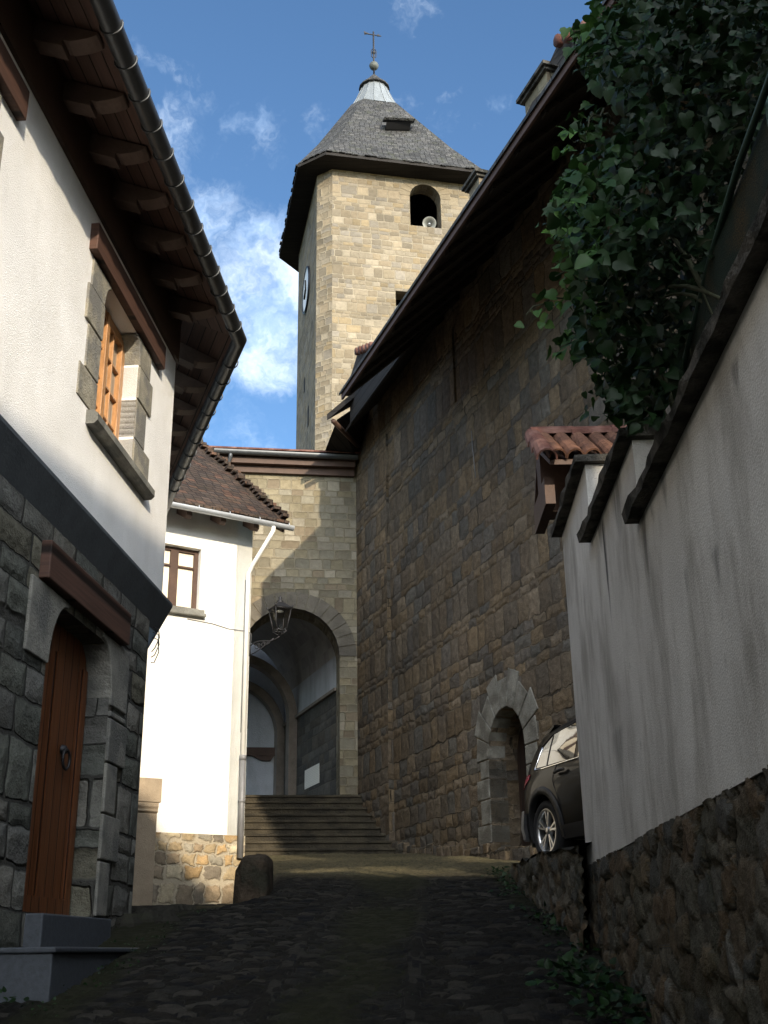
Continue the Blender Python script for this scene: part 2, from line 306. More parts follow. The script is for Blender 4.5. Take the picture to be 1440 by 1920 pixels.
MT['rim'] = plain('alloy_rim', (.55, .55, .55), .28, .9, .1, 10)
MT['plastic'] = plain('black_plastic', (.02, .02, .021), .55, 0, .15, 20)
MT['chrome'] = plain('chrome_strip', (.75, .75, .75), .12, 1., .03, 10)
MT['net'] = None
MT['stem'] = plain('ivy_stem', (.05, .055, .03), .8, 0, .3, 20)
MT['greenpole'] = plain('green_pole', (.035, .065, .05), .6, .2, .3, 9)
def glass_like(name, col, rough=.05, spec=.6, coat=.8):
    m, t, b = newmat(name); b.inputs['Base Color'].default_value = (*col, 1); b.inputs['Roughness'].default_value = rough; b.inputs['Specular IOR Level'].default_value = spec
    b.inputs['Coat Weight'].default_value = coat; b.inputs['Coat Roughness'].default_value = .02; return m
MT['glass'] = glass_like('window_glass', (.05, .055, .06))
MT['carglass'] = glass_like('tinted_car_glass', (.012, .013, .015), .03, .9)
MT['paint'] = glass_like('black_car_paint', (.006, .0055, .0055), .3, .04, .16)
MT['tail'] = glass_like('pink_red_lens', (.55, .03, .07), .1, .6)
def leafmat():
    m, t, b = newmat('ivy_leaf')
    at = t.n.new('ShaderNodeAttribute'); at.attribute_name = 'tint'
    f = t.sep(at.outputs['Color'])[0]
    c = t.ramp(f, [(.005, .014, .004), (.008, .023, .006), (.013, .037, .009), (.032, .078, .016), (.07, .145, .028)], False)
    t.l.new(c, b.inputs['Base Color']); b.inputs['Roughness'].default_value = .5; b.inputs['Specular IOR Level'].default_value = .18
    tr = t.n.new('ShaderNodeBsdfTranslucent'); t.l.new(c, tr.inputs[0]); mx = t.n.new('ShaderNodeMixShader'); mx.inputs[0].default_value = .2
    t.l.new(b.outputs[0], mx.inputs[1]); t.l.new(tr.outputs[0], mx.inputs[2]); t.l.new(mx.outputs[0], t.n['Material Output'].inputs[0]); return m
MT['leaf'] = leafmat()
def netmat():
    m, t, b = newmat('green_shade_net'); uv = t.uv(); n = t.noise(uv, 4, 6, .7); w1 = t.noise(t.vm('MULTIPLY', uv, (160, 160, 1)), 1, 1)
    c = t.mix(t.ss(n, .45, .7), (.012, .026, .018), (.07, .045, .018)); c = t.mix(t.ss(w1, .4, .6), c, (.008, .014, .01))
    t.l.new(c, b.inputs['Base Color']); b.inputs['Roughness'].default_value = .9; t.l.new(t.bump(w1, .004), b.inputs['Normal']); return m
MT['net'] = netmat()


# ------------------------------------------------------------------ mesh helpers
Z3 = np.array([0, 0, 1.])
class MB:
    def __init__(s): s.v = []; s.f = []; s.sm = []
    def add(s, pts, faces, smooth=False):
        k = len(s.v); s.v += [tuple(map(float, p)) for p in pts]; s.f += [tuple(i+k for i in f) for f in faces]; s.sm += [smooth]*len(faces); return s
    def quad(s, a, b, c, d): return s.add([a, b, c, d], [(0, 1, 2, 3)])
    def hexa(s, p):      # 8 points: bottom ring 0-3, top ring 4-7
        return s.add(p, [(3, 2, 1, 0), (4, 5, 6, 7), (0, 1, 5, 4), (1, 2, 6, 5), (2, 3, 7, 6), (3, 0, 4, 7)])
    def box(s, fr, s0, s1, o0, o1, z0, z1, zt1=None):
        """box in a frame; zt1 = top height at the s1 end"""
        zt1 = z1 if zt1 is None else zt1
        return s.hexa([fr.P(s0, o0, z0), fr.P(s1, o0, z0), fr.P(s1, o1, z0), fr.P(s0, o1, z0), fr.P(s0, o0, z1), fr.P(s1, o0, zt1), fr.P(s1, o1, zt1), fr.P(s0, o1, z1)])
    def prism(s, ring, vec):
        n = len(ring); ring = [np.array(p, float) for p in ring]; top = [p+np.array(vec) for p in ring]
        return s.add(ring+top, [tuple(range(n))[::-1], tuple(range(n, 2*n))]+[(i, (i+1) % n, n+(i+1) % n, n+i) for i in range(n)])
    def tube(s, path, r, seg=8, smooth=True, cap=True):
        path = [np.array(p, float) for p in path]; n = len(path); rs = r if hasattr(r, '__len__') else [r]*n
        rings = []; ref = None
        for i, p in enumerate(path):
            t = path[min(i+1, n-1)]-path[max(i-1, 0)]; t = t/(np.linalg.norm(t)+1e-12)
            a = ref if ref is not None else (Z3 if abs(t[2]) < .9 else np.array([1., 0, 0]))
            a = a-t*a.dot(t); a /= np.linalg.norm(a); ref = a; b = np.cross(t, a)
            rings.append([p+rs[i]*(a*math.cos(2*math.pi*k/seg)+b*math.sin(2*math.pi*k/seg)) for k in range(seg)])
        F = [(i*seg+k, i*seg+(k+1) % seg, (i+1)*seg+(k+1) % seg, (i+1)*seg+k) for i in range(n-1) for k in range(seg)]
        if cap: F += [tuple(range(seg))[::-1], tuple((n-1)*seg+k for k in range(seg))]
        return s.add([q for rg in rings for q in rg], F, smooth)
    def lathe(s, c, axis, prof, seg=24, smooth=True, ref=None):
        c = np.array(c, float); ax = np.array(axis, float); ax /= np.linalg.norm(ax)
        a = np.array(ref if ref is not None else ((1., 0, 0) if abs(ax[0]) < .9 else (0, 1., 0))); a = a-ax*a.dot(ax); a /= np.linalg.norm(a); b = np.cross(ax, a); n = len(prof)
        V = [c+ax*h+r*(a*math.cos(2*math.pi*k/seg)+b*math.sin(2*math.pi*k/seg)) for (r, h) in prof for k in range(seg)]
        return s.add(V, [(i*seg+k, i*seg+(k+1) % seg, (i+1)*seg+(k+1) % seg, (i+1)*seg+k) for i in range(n-1) for k in range(seg)], smooth)
    def build(s, name, mat, parent=None, loc=None, bevel=0., recalc=True):
        return finish(name, s.v, s.f, s.sm, mat, parent, loc, bevel, recalc)
def wpos(o):
    p = np.array(o.location)
    while o.parent: o = o.parent; p = p+np.array(o.location)
    return p
def finish(name, V, F, SM, mat, parent=None, loc=None, bevel=0., recalc=True):
    V = np.array(V, float)
    if loc is None: loc = wpos(parent) if parent else np.array([V[:, 0].mean(), V[:, 1].mean(), V[:, 2].min()])
    loc = np.array(loc, float)
    me = bpy.data.meshes.new(name); me.from_pydata([tuple(p) for p in V-loc], [], F); 
    bm = bmesh.new(); bm.from_mesh(me)
    for i, f in enumerate(bm.faces): f.smooth = bool(SM[i]) if i < len(SM) else False
    if recalc: bmesh.ops.recalc_face_normals(bm, faces=bm.faces)
    uvl = bm.loops.layers.uv.new('UVMap'); bm.normal_update()
    L = Vector(loc)
    for f in bm.faces:
        n = f.normal
        if abs(n.z) < .96: t = Vector((-n.y, n.x, 0)).normalized(); b = n.cross(t)
        else: t = Vector((1, 0, 0)); b = Vector((0, 1, 0))
        for lp in f.loops: p = lp.vert.co+L; lp[uvl].uv = (p.dot(t), p.dot(b))
    bm.to_mesh(me); bm.free()
    me.materials.append(mat)
    o = bpy.data.objects.new(name, me); COL.objects.link(o)
    if parent: o.parent = parent; o.location = Vector(loc-wpos(parent))
    else: o.location = Vector(loc)
    if bevel:
        md = o.modifiers.new('edge', 'BEVEL'); md.width = bevel; md.segments = 2; md.limit_method = 'ANGLE'; md.angle_limit = rad(40)
    return o
def thing(name, label, cat, loc, group=None):
    o = bpy.data.objects.new(name, None); COL.objects.link(o); o.location = Vector(loc); o.empty_display_size = .2
    o['label'] = label; o['category'] = cat
    if group: o['group'] = group
    return o
def tag(o, label, cat, group=None, kind=None):
    if label: o['label'] = label
    if cat: o['category'] = cat
    if group: o['group'] = group
    if kind: o['kind'] = kind
    return o
def wallmesh(fr, outer, holes=(), depth=.4, o=0., reveals=None, back=False):
    """flat wall front at offset o with holes (lists of (s,z)); reveals of holes go inward by their depth. Returns MB"""
    bm = bmesh.new(); edges = []
    for poly in [outer]+list(holes):
        vs = [bm.verts.new(tuple(fr.P(a, o, z))) for a, z in poly]
        for i in range(len(vs)): edges.append(bm.edges.new((vs[i], vs[(i+1) % len(vs)])))
    bmesh.ops.triangle_fill(bm, use_beauty=True, use_dissolve=False, edges=edges, normal=Vector(fr.n))
    bm.verts.index_update(); mb = MB()
    mb.add([tuple(v.co) for v in bm.verts], [tuple(v.index for v in f.verts) for f in bm.faces]); bm.free()
    for i, poly in enumerate(list(holes)):
        dp = reveals[i] if reveals else depth; n = len(poly)
        for k in range(n):
            a, b = poly[k], poly[(k+1) % n]; mb.quad(fr.P(a[0], o, a[1]), fr.P(b[0], o, b[1]), fr.P(b[0], o-dp, b[1]), fr.P(a[0], o-dp, a[1]))
    n = len(outer)
    for k in range(n):
        a, b = outer[k], outer[(k+1) % n]; mb.quad(fr.P(a[0], o, a[1]), fr.P(a[0], o-depth, a[1]), fr.P(b[0], o-depth, b[1]), fr.P(b[0], o, b[1]))
    if back: mb.add([fr.P(a, o-depth, z) for a, z in outer], [tuple(range(n))])
    return mb
def arch(s0, s1, z0, zs, n=14, rise=None):
    c = (s0+s1)/2; r = (s1-s0)/2; rz = r if rise is None else rise
    return [(s0, z0), (s0, zs)]+[(c-r*math.cos(math.pi*k/n), zs+rz*math.sin(math.pi*k/n)) for k in range(1, n)]+[(s1, zs), (s1, z0)]
def roundrect(s0, s1, z0, z1, r, n=6):
    return [(s0, z0), (s0, z1-r)]+[(s0+r-r*math.cos(math.pi/2*k/n), z1-r+r*math.sin(math.pi/2*k/n)) for k in range(1, n+1)]+[(s1-r+r*math.sin(math.pi/2*k/n), z1-r+r*math.cos(math.pi/2*k/n)) for k in range(0, n)]+[(s1, z1-r), (s1, z0)]
def ringmesh(fr, inner, outer, o, th):
    """stone surround between two open polylines (same count) of (s,z)"""
    mb = MB(); n = len(inner); V = []
    for (i, q) in zip(inner, outer): V += [fr.P(i[0], o, i[1]), fr.P(q[0], o, q[1]), fr.P(i[0], o-th, i[1]), fr.P(q[0], o-th, q[1])]
    F = []
    for k in range(n-1):
        a = 4*k; b = a+4
        F += [(a, a+1, b+1, b), (a+1, a+3, b+3, b+1), (a, b, b+2, a+2), (a+2, b+2, b+3, a+3)]
    F += [(0, 2, 3, 1), (4*n-4, 4*n-3, 4*n-1, 4*n-2)]
    return mb.add(V, F)
def vnoise(x, y, seed=0):
    """smooth value noise on arrays"""
    xi = np.floor(x).astype(int); yi = np.floor(y).astype(int); fx = x-xi; fy = y-yi; fx = fx*fx*(3-2*fx); fy = fy*fy*(3-2*fy)
    h = lambda a, b: (np.sin(a*127.1+b*311.7+seed*74.7)*43758.5453) % 1.0
    return (h(xi, yi)*(1-fx)+h(xi+1, yi)*fx)*(1-fy)+(h(xi, yi+1)*(1-fx)+h(xi+1, yi+1)*fx)*fy

# ------------------------------------------------------------------ ground
def zg(x, y):
    x = np.asarray(x, float); y = np.asarray(y, float)
    zc = np.interp(y, [-60, -20, 0, 6.5, 10.6, 13, 16.2, 21.2, 24, 30], [-6, -4.2, -1.5, -.356, .39, .78, 1.15, 1.66, 1.75, 1.9])
    zl = np.interp(y, [-60, -20, 0, 6.5, 10.6, 18, 30], [-6, -4.2, -1.5, -.356, .36, .70, .9])
    xe = np.interp(y, [0, 10.4, 11.4, 12.3, 15, 18.7, 21], [-1.9, -1.6, -1.25, -1.25, -1.6, -2.18, -2.3])
    k = np.clip((xe-x)/.28+.5, 0, 1); k = k*k*(3-2*k)
    return zc*(1-k)+zl*k
def cobbles(X, Y):
    """rounded setts: returns height, tint, joint"""
    ch, cw = .105, .155
    X = X+.05*(vnoise(X*2.1, Y*2.1, 3)-.5)*2; Y = Y+.05*(vnoise(X*1.7, Y*1.7, 5)-.5)*2
    r0 = np.floor(Y/ch).astype(int); f1 = np.full(X.shape, 9.); f2 = np.full(X.shape, 9.); tint = np.zeros(X.shape); hgt = np.zeros(X.shape)
    hs = lambda a, b, s: (np.sin(a*91.7+b*57.3+s*13.1)*15731.743) % 1.0
    for dr in (-1, 0, 1):
        r = r0+dr; off = hs(r, 0*r, 1); c0 = np.floor(X/cw+off).astype(int)
        for dc in (-1, 0, 1):
            c = c0+dc
            px = (c+.5-off+.55*(hs(r, c, 2)-.5))*cw; py = (r+.5+.45*(hs(r, c, 3)-.5))*ch
            d = np.sqrt(((X-px)/cw)**2+((Y-py)/ch)**2)
            nearer = d < f1; f2 = np.where(nearer, f1, np.minimum(f2, d)); f1 = np.where(nearer, d, f1)
            tint = np.where(nearer, hs(r, c, 7), tint); hgt = np.where(nearer, hs(r, c, 11), hgt)
    e = np.clip((f2-f1)/.32, 0, 1); e = e*e*(3-2*e)
    return e*(.55+.45*hgt), tint, e
def gpt(px, py):
    r = ray(px, py); t = np.linspace(4, 40, 7201); P = r[None]*t[:, None]; g = zg(P[:, 0], P[:, 1]); k = np.where((P[:, 2] < g) != (P[0, 2] < g[0]))[0]
    return P[k[0]] if len(k) else P[-1]
def seglist(pts):
    return [gpt(*p)[:2] for p in pts]
def pdist(X, Y, pl):
    d = np.full(X.shape, 99.)
    for a, b in zip(pl[:-1], pl[1:]):
        ax, ay = a; bx, by = b; L2 = (bx-ax)**2+(by-ay)**2+1e-9; t = np.clip(((X-ax)*(bx-ax)+(Y-ay)*(by-ay))/L2, 0, 1)
        d = np.minimum(d, np.hypot(X-ax-t*(bx-ax), Y-ay-t*(by-ay)))
    return d
def build_ground():
    xs = np.concatenate([[-220, -120, -60, -30, -15, -8, -5], np.arange(-3.9, 3.4, .034), [4, 5, 8, 15, 30, 60, 120, 220]])
    ys = np.concatenate([[-220, -120, -60, -30, -15, -6, 0, 3, 4.6], np.arange(5.2, 12, .030), np.arange(12, 24.2, .045), [25, 27, 30, 40, 70, 130, 220]])
    X, Y = np.meshgrid(xs, ys); Zb = zg(X, Y)
    fine = (X > -3.95) & (X < 3.45) & (Y > 5.1) & (Y < 24.3)
    h, tint, joint = cobbles(X, Y)
    k1 = seglist([(470, 1915), (520, 1850), (575, 1770), (640, 1700), (690, 1652)]); k2 = seglist([(770, 1915), (778, 1800), (790, 1740), (800, 1690), (790, 1655), (760, 1642)])
    d = np.minimum(pdist(X, Y, k1), pdist(X, Y, k2)); kb = np.clip((.065-d)/.03, 0, 1)
    lng = vnoise(X*3+Y*4.3, Y*.2, 9)
    h = h*(1-kb)+kb*(1.0+.25*lng); tint = tint*(1-kb)+kb*(.35+.4*lng)
    big = vnoise(X*.9, Y*.9, 1); mid = vnoise(X*7, Y*7, 2)
    Zz = Zb+np.where(fine, .027*h+.05*(big-.5)+.014*(mid-.5), 0)
    m1 = np.interp(Y, [p[1] for p in k1], [p[0] for p in k1]); m2 = np.interp(Y, [p[1] for p in k2], [p[0] for p in k2])
    moss = np.exp(-((X-(m1+m2)/2)/.42)**2)*.8+np.exp(-((X+1.95)/.28)**2)*.9+np.exp(-((X-1.3)/.25)**2)*.7
    moss = np.clip(1.25*moss*(.4+1.2*vnoise(X*1.7, Y*1.3, 6)), 0, 1)
    dust_sunstrip = np.clip((Y-12.6)/1.6, 0, 1)*np.clip((X+2.4)/.4, 0, 1)*(.6+.4*vnoise(X*2, Y*2, 8))  # dusty ground by the steps, made paler still to brighten the sunlit strip
    ny, nx = X.shape; V = np.stack([X, Y, Zz], -1).reshape(-1, 3)
    idx = np.arange(ny*nx).reshape(ny, nx); F = np.stack([idx[:-1, :-1], idx[:-1, 1:], idx[1:, 1:], idx[1:, :-1]], -1).reshape(-1, 4)
    me = bpy.data.meshes.new('street'); me.vertices.add(len(V)); me.vertices.foreach_set('co', V.astype(np.float32).ravel())
    me.loops.add(F.size); me.loops.foreach_set('vertex_index', F.astype(np.int32).ravel()); me.polygons.add(len(F))
    me.polygons.foreach_set('loop_start', np.arange(0, F.size, 4, dtype=np.int32)); me.polygons.foreach_set('loop_total', np.full(len(F), 4, np.int32))
    me.polygons.foreach_set('use_smooth', np.ones(len(F), bool)); me.update(calc_edges=True)
    ca = me.color_attributes.new('cob', 'FLOAT_COLOR', 'POINT')
    C = np.stack([tint, np.where(fine, joint*(1-kb)+kb, .8), moss, dust_sunstrip], -1).reshape(-1, 4); ca.data.foreach_set('color', C.astype(np.float32).ravel())
    m, t, b = newmat('cobblestones'); at = t.n.new('ShaderNodeAttribute'); at.attribute_name = 'cob'; a = t.sep(at.outputs['Color']); o = t.obj()
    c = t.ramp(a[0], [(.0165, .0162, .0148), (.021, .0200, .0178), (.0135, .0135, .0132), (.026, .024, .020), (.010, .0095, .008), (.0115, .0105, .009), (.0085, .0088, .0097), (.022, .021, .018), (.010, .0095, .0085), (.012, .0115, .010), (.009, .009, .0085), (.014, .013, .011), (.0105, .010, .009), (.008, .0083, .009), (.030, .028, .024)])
    g = t.noise(o, 22, 5, .65); f = t.lin(g, .25, .75, .65, 1.35); c = t.mix(1., c, t.comb(f, f, f), 'MULTIPLY')
    jc = t.mix(a[2], (.012, .011, .008), (.014, .017, .006))
    c = t.mix(t.ss(a[1], .12, .5), jc, c); c = t.mix(t.m('MULTIPLY', t.ss(t.m('ADD', a[2], t.m('MULTIPLY', t.m('SUBTRACT', g, .5), 1.2)), .35, .95), .75), c, (.017, .018, .010))
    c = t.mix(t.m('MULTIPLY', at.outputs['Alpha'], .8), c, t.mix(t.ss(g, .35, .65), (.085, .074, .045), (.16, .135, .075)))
    t.l.new(c, b.inputs['Base Color']); b.inputs['Roughness'].default_value = .95; b.inputs['Specular IOR Level'].default_value = .06
    t.l.new(t.bump(t.noise(o, 70, 4, .6), .006), b.inputs['Normal'])
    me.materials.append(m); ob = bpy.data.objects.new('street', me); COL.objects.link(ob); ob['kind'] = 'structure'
build_ground()

# ================================================================== LEFT HOUSE
lh = thing('stone_and_plaster_house', 'tall white pebbledash house with grey stone ground floor and wooden door', 'house', FL.P(10.3, 0, .3))
SCN = 10.64                                   # corner along the facade
door_h = roundrect(7.86, 9.28, .29, 2.42, .30)
lw = wallmesh(FL, [(-22, -6), (10.28, -.3), (10.28, 2.98), (-22, 2.98)], [door_h], .5, 0., [.22]); 
lw.build('stone_wall', MT['left'], lh)
sidew = Frame(tuple(FL.P(10.28, 0, 0)[:2]), -19.5)
wallmesh(sidew, [(0, -.3), (7, .2), (7, 2.98), (0, 2.98)], [], .3).build('stone_wall', MT['left'], lh)
# upper wall, with two windows
WINS = [8.38, 8.38-(FL.sz(275, 880)[0]+.05-FL.sz(22, 195)[0])]
def win_hole(s): return roundrect(s, s+1.04, 4.10, 5.44, .10, 4)
up = wallmesh(FL, [(-22, 3.2), (SCN, 3.2), (SCN, 5.95), (-22, 5.95)], [win_hole(s) for s in WINS], .5, .0, [.34, .34])
up.build('plaster_wall', MT['white'], lh)
wallmesh(FS, [(0, 3.2), (7, 3.2), (7, 5.95), (0, 5.95)], [], .3).build('plaster_wall', MT['white'], lh)
# drip band: sloping under-face
bp = [(-.02, 3.27), (.07, 3.24), (.11, 3.20), (.11, 3.17), (-.02, 2.90)]
c0 = FL.P(-22, 0, 0)
mb = MB(); A = [FL.P(-22, o, z) for o, z in bp]
def cornerpt(o, z, sc=SCN-.02):      # bisector corner of facade and side, both offset by o
    n1, n2 = FL.n, FS.n; M2 = np.array([n1[:2], n2[:2]]); v = np.linalg.solve(M2, [o, o]); q = FL.P(sc, 0, z); return q+np.array([v[0], v[1], 0])
B = [cornerpt(o, z) for o, z in bp]; C_ = [FS.P(7, o, z) for o, z in bp]
n = len(bp); mb.add(A+B+C_, [(k, (k+1) % n, n+(k+1) % n, n+k) for k in range(n)]+[(n+k, n+(k+1) % n, 2*n+(k+1) % n, 2*n+k) for k in range(n)]+[tuple(range(n))])
mb.build('drip_band', MT['band'], lh)
# dark timber frieze put in to stand for the eave shadow on the wall
MB().box(FL, -22, SCN+.0, -.2, .035, 5.86, 6.5).build('eave_shade_frieze', MT['brownwood'], lh)
# door
dr = MB(); dr.box(FL, 7.7, 9.4, -.27, -.19, .29, 2.6); door = dr.build('door', MT['door'], lh)
fm = MB()
for s0, s1 in ((7.98, 8.05), (9.10, 9.20), (8.50, 8.55)): fm.box(FL, s0, s1, -.192, -.165, .31, 2.2)
fm.box(FL, 7.98, 9.2, -.192, -.16, .31, .42); fm.build('door_frame', MT['orange'] if False else MT['door'], door)
kn = MB(); kc = FL.P(8.80, -.16, 1.50)
kn.tube([kc+FL.n*.02+FL.d*.075*math.sin(a)+Z3*(-.075+.075*math.cos(a)) for a in np.linspace(0, 2*math.pi, 15)], .011, 6); kn.lathe(kc-FL.n*.02, FL.n, [(0.0, .04), (.03, .035), (.04, 0)], 10)
kn.build('door_knocker', MT['iron'], door)
# dressed stone surround (right jamb blocks, corbels)
ds = MB(); rr = random.Random(3)
zz = .30
for hgt, w in ((.42, .26), (.36, .44), (.40, .28), (.36, .46), (.06, .40)):
    ds.box(FL, 9.285, 9.285+w, -.21, .02+rr.uniform(0, .012), zz+.006, zz+hgt-.008); zz += hgt
for poly in (arch(0, 1, 0, 1)[:0],): pass
ds.build('jamb_stone', MT['dressed'], lh, bevel=.012)
ds = MB()
def corbel(sign, s_edge, zb, zt, w, r):
    pts = [(s_edge, zb)]+[(s_edge+sign*(r-r*math.cos(math.pi/2*k/6))*-1, zb+(zt-zb-.05)*math.sin(math.pi/2*k/6)) for k in range(1, 7)]
    pts = [(s_edge, zb)]+[(s_edge-sign*(r-r*math.cos(math.pi/2*k/6)), zb+(zt-zb-.04)*math.sin(math.pi/2*k/6)) for k in range(1, 7)]+[(s_edge-sign*r, zt), (s_edge+sign*w, zt), (s_edge+sign*w, zb)]
    return pts
for sg, se in ((1, 9.285), (-1, 7.855)):
    pr = corbel(sg, se, 1.94, 2.47, .42, .30); MB().prism([FL.P(a, .022, z) for a, z in pr], -FL.n*.235).build('corbel', MT['dressed'], lh, bevel=.01)
MB().box(FL, 7.58, 9.49, -.05, .075, 2.49, 2.77).build('door_lintel', MT['lintel'], lh, bevel=.008)
st = MB().box(FL, 7.92, 9.38, -.2, .12, -.2, .285).build('door_step', MT['granite'], lh, bevel=.012)
st = MB().box(FL, 7.28, 9.80, -.2, .44, -.6, .035).box(FL, 7.26, 9.82, -.2, .465, .037, .07).build('door_step', MT['granite'], lh, bevel=.01)
# windows
def left_window(s):
    w = MB().box(FL, s-.06, s+1.10, -.30, -.24, 4.05, 5.6).build('window', MT['brownwood'], lh)
    f = MB(); o0, o1 = -.205, -.135
    for a, b in ((s, s+.09), (s+.95, s+1.04)): f.box(FL, a, b, o0, o1, 4.1, 5.42)
    f.box(FL, s, s+1.04, o0, o1-.004, 4.1, 4.17); f.box(FL, s, s+1.04, o0, o1-.004, 5.33, 5.42)
    f.box(FL, s+.48, s+.56, o0, o1+.012, 4.11, 5.41)
    for cx in (s+.09, s+.56):
        f.box(FL, cx+.19-.011, cx+.19+.011, o0+.004, o1-.012, 4.17, 5.33)
        for k in range(1, 4): f.box(FL, cx, cx+.39, o0+.002, o1-.016, 4.17+k*.29-.011, 4.17+k*.29+.011)
    f.build('frame', MT['orange'], w, bevel=.004)
    MB().box(FL, s+.05, s+1.0, -.192, -.184, 4.12, 5.4).build('pane', MT['curtain'] if False else MT['glasscurt'], w)
    L = MB().box(FL, s-.44, s+1.66, -.30, .07, 5.445, 5.70).build('lintel', MT['lintel'], w, bevel=.008)
    sl = MB(); sl.prism([FL.P(s-.18, o, z) for o, z in ((-.34, 3.98), (.07, 3.98), (.10, 4.01), (.10, 4.07), (.06, 4.10), (-.34, 4.12))], FL.d*1.66); sl.build('sill', MT['dressed'], w)
    for sd in (-1, 1):
        j = MB(); z = 4.12; e = s if sd < 0 else s+1.04
        for h, wd in ((.30, .46), (.40, .30), (.34, .42), (.27, .34)):
            wd = wd+rr.uniform(-.03, .03); a, b = (e-wd, e) if sd < 0 else (e, e+wd)
            if h == .27:
                cb = [(e+sd*wd, z+.004), (e, z+.004)]+[(e-sd*(.13-.13*math.cos(math.pi/2*k/5)), z+(h-.03)*math.sin(math.pi/2*k/5)) for k in range(1, 6)]+[(e-sd*.13, z+h), (e+sd*wd, z+h)]
                j.prism([FL.P(q, .016, zq) for q, zq in cb], -FL.n*.34)
            else: j.box(FL, a, b, -.335, .012+rr.uniform(0, .01), z+.005, z+h-.006)
            z += h
        j.build('jamb_stone', MT['jamb'], w, bevel=.008)
def glasscurt():
    m, t, b = newmat('pane_with_curtain'); uv = t.uv(); n = t.noise(t.vm('MULTIPLY', uv, (14, .6, 1)), 1, 3)
    c = t.mix(t.ss(n, .3, .7), (.42, .36, .27), (.20, .17, .13)); t.l.new(c, b.inputs['Base Color']); b.inputs['Roughness'].default_value = .8; b.inputs['Coat Weight'].default_value = .6; b.inputs['Coat Roughness'].default_value = .03; return m
MT['glasscurt'] = glasscurt()
for s in WINS: left_window(s)
# eaves
EO, EZ = .56, 6.13
def eline(o, z): return [FL.P(-22, o, z), cornerpt(o, z), FS.P(7, o, z)]
dk = MB(); a = eline(EO+.03, EZ+.06); b_ = [q+np.array([0, 0, .05]) for q in a]
inn = [FL.P(-22, -1.2, EZ+.06+.36*1.83), cornerpt(-1.2, EZ+.06+.36*1.83), FS.P(7, -1.2, EZ+.06+.36*1.83)]; inb = [q+np.array([0, 0, .05]) for q in inn]
dk.add(a+inn, [(0, 1, 4, 3), (1, 2, 5, 4)]); dk.build('soffit', MT['soffit'], lh, recalc=False)
rf = MB(); ridge = [FL.P(-22, -5, EZ+2.9), FL.P(6.5, -5, EZ+2.9)]
a2 = eline(EO+.07, EZ+.10); rf.add(a2+ridge, [(0, 1, 4, 3), (1, 2, 4)]); rf.add([q-np.array([0, 0, .05]) for q in a2]+a2, [(0, 1, 4, 3), (1, 2, 5, 4)])
rf.build('roof', MT['slate'], lh)
fb = MB()
for i in range(2):
    p, q = a[i], a[i+1]; fb.quad(p-Z3*.005, q-Z3*.005, q+Z3*.07, p+Z3*.07)
fb.build('fascia', MT['brownwood'], lh)
# gutter: half-round open channel
def halfpipe(path, r, nrm, seg=9, th=.006):
    mb = MB()
    for rad_, in ((r,), (r-th,)):
        V = []; 
        for p, nn in zip(path, nrm): V += [p+rad_*(nn*math.cos(t)+Z3*-math.sin(t)) for t in np.linspace(-.25, math.pi+.25, seg)]
        mb.add(V, [(i*seg+k, i*seg+k+1, (i+1)*seg+k+1, (i+1)*seg+k) for i in range(len(path)-1) for k in range(seg-1)], True)
    return mb
gp = eline(EO+.09, EZ+.03); gm = (FL.n+FS.n); gm /= np.linalg.norm(gm)
gut = halfpipe(gp, .078, [FL.n, gm, FS.n], 11); gut.build('gutter', MT['gutter'], lh, recalc=False)
gutter = bpy.data.objects['gutter']
def ringat(p, nn, t, r=.083):
    mb = MB(); mb.tube([p+r*(nn*math.cos(a)+Z3*-math.sin(a)) for a in np.linspace(-.5, math.pi+.3, 12)], .008, 5); return mb
s = 10.45
while s > 2: ringat(FL.P(s, EO+.09, EZ+.03), FL.n, FL.d).build('gutter_bracket', MT['gutter'], gutter); s -= .345
for s in np.arange(.35, 4.2, .42): ringat(FS.P(s, EO+.09, EZ+.03), FS.n, FS.d).build('gutter_bracket', MT['gutter'], gutter)
# rafter tails with scrolled ends
def rafter(fr, s):
    top = lambda o: EZ+.055+.36*(EO+.03-o)
    prof = [(-.1, top(-.1)), (-.1, top(-.1)-.20)]+[(.26, top(.26)-.20), (.262, top(.26)-.15), (.30, top(.3)-.15)]+[(.30+.22*math.sin(math.pi/2*k/5), top(.3)-.15+ (.15+top(.52)-top(.3)-.012)*(1-math.cos(math.pi/2*k/5))) for k in range(1, 6)]
    MB().prism([fr.P(s-.075, o, z) for o, z in prof], fr.d*.15).build('rafter', MT['rafter'], lh, bevel=.004)
s = 10.2
while s > 2.5: rafter(FL, s); s -= .62
for s in np.arange(.5, 4.5, .62): rafter(FS, s)
# loose wires at the corner
wr = MB()
for k in range(3):
    p0 = FL.P(10.3, .03, 2.88-.05*k); wr.tube([p0, p0+np.array([.05, .01, -.02]), p0+np.array([.065, .01, -.10-.02*k]), p0+np.array([.03, .0, -.20-.02*k]), p0+np.array([.0, 0, -.24])], .005, 5)
wr.build('cable', MT['iron'], lh)

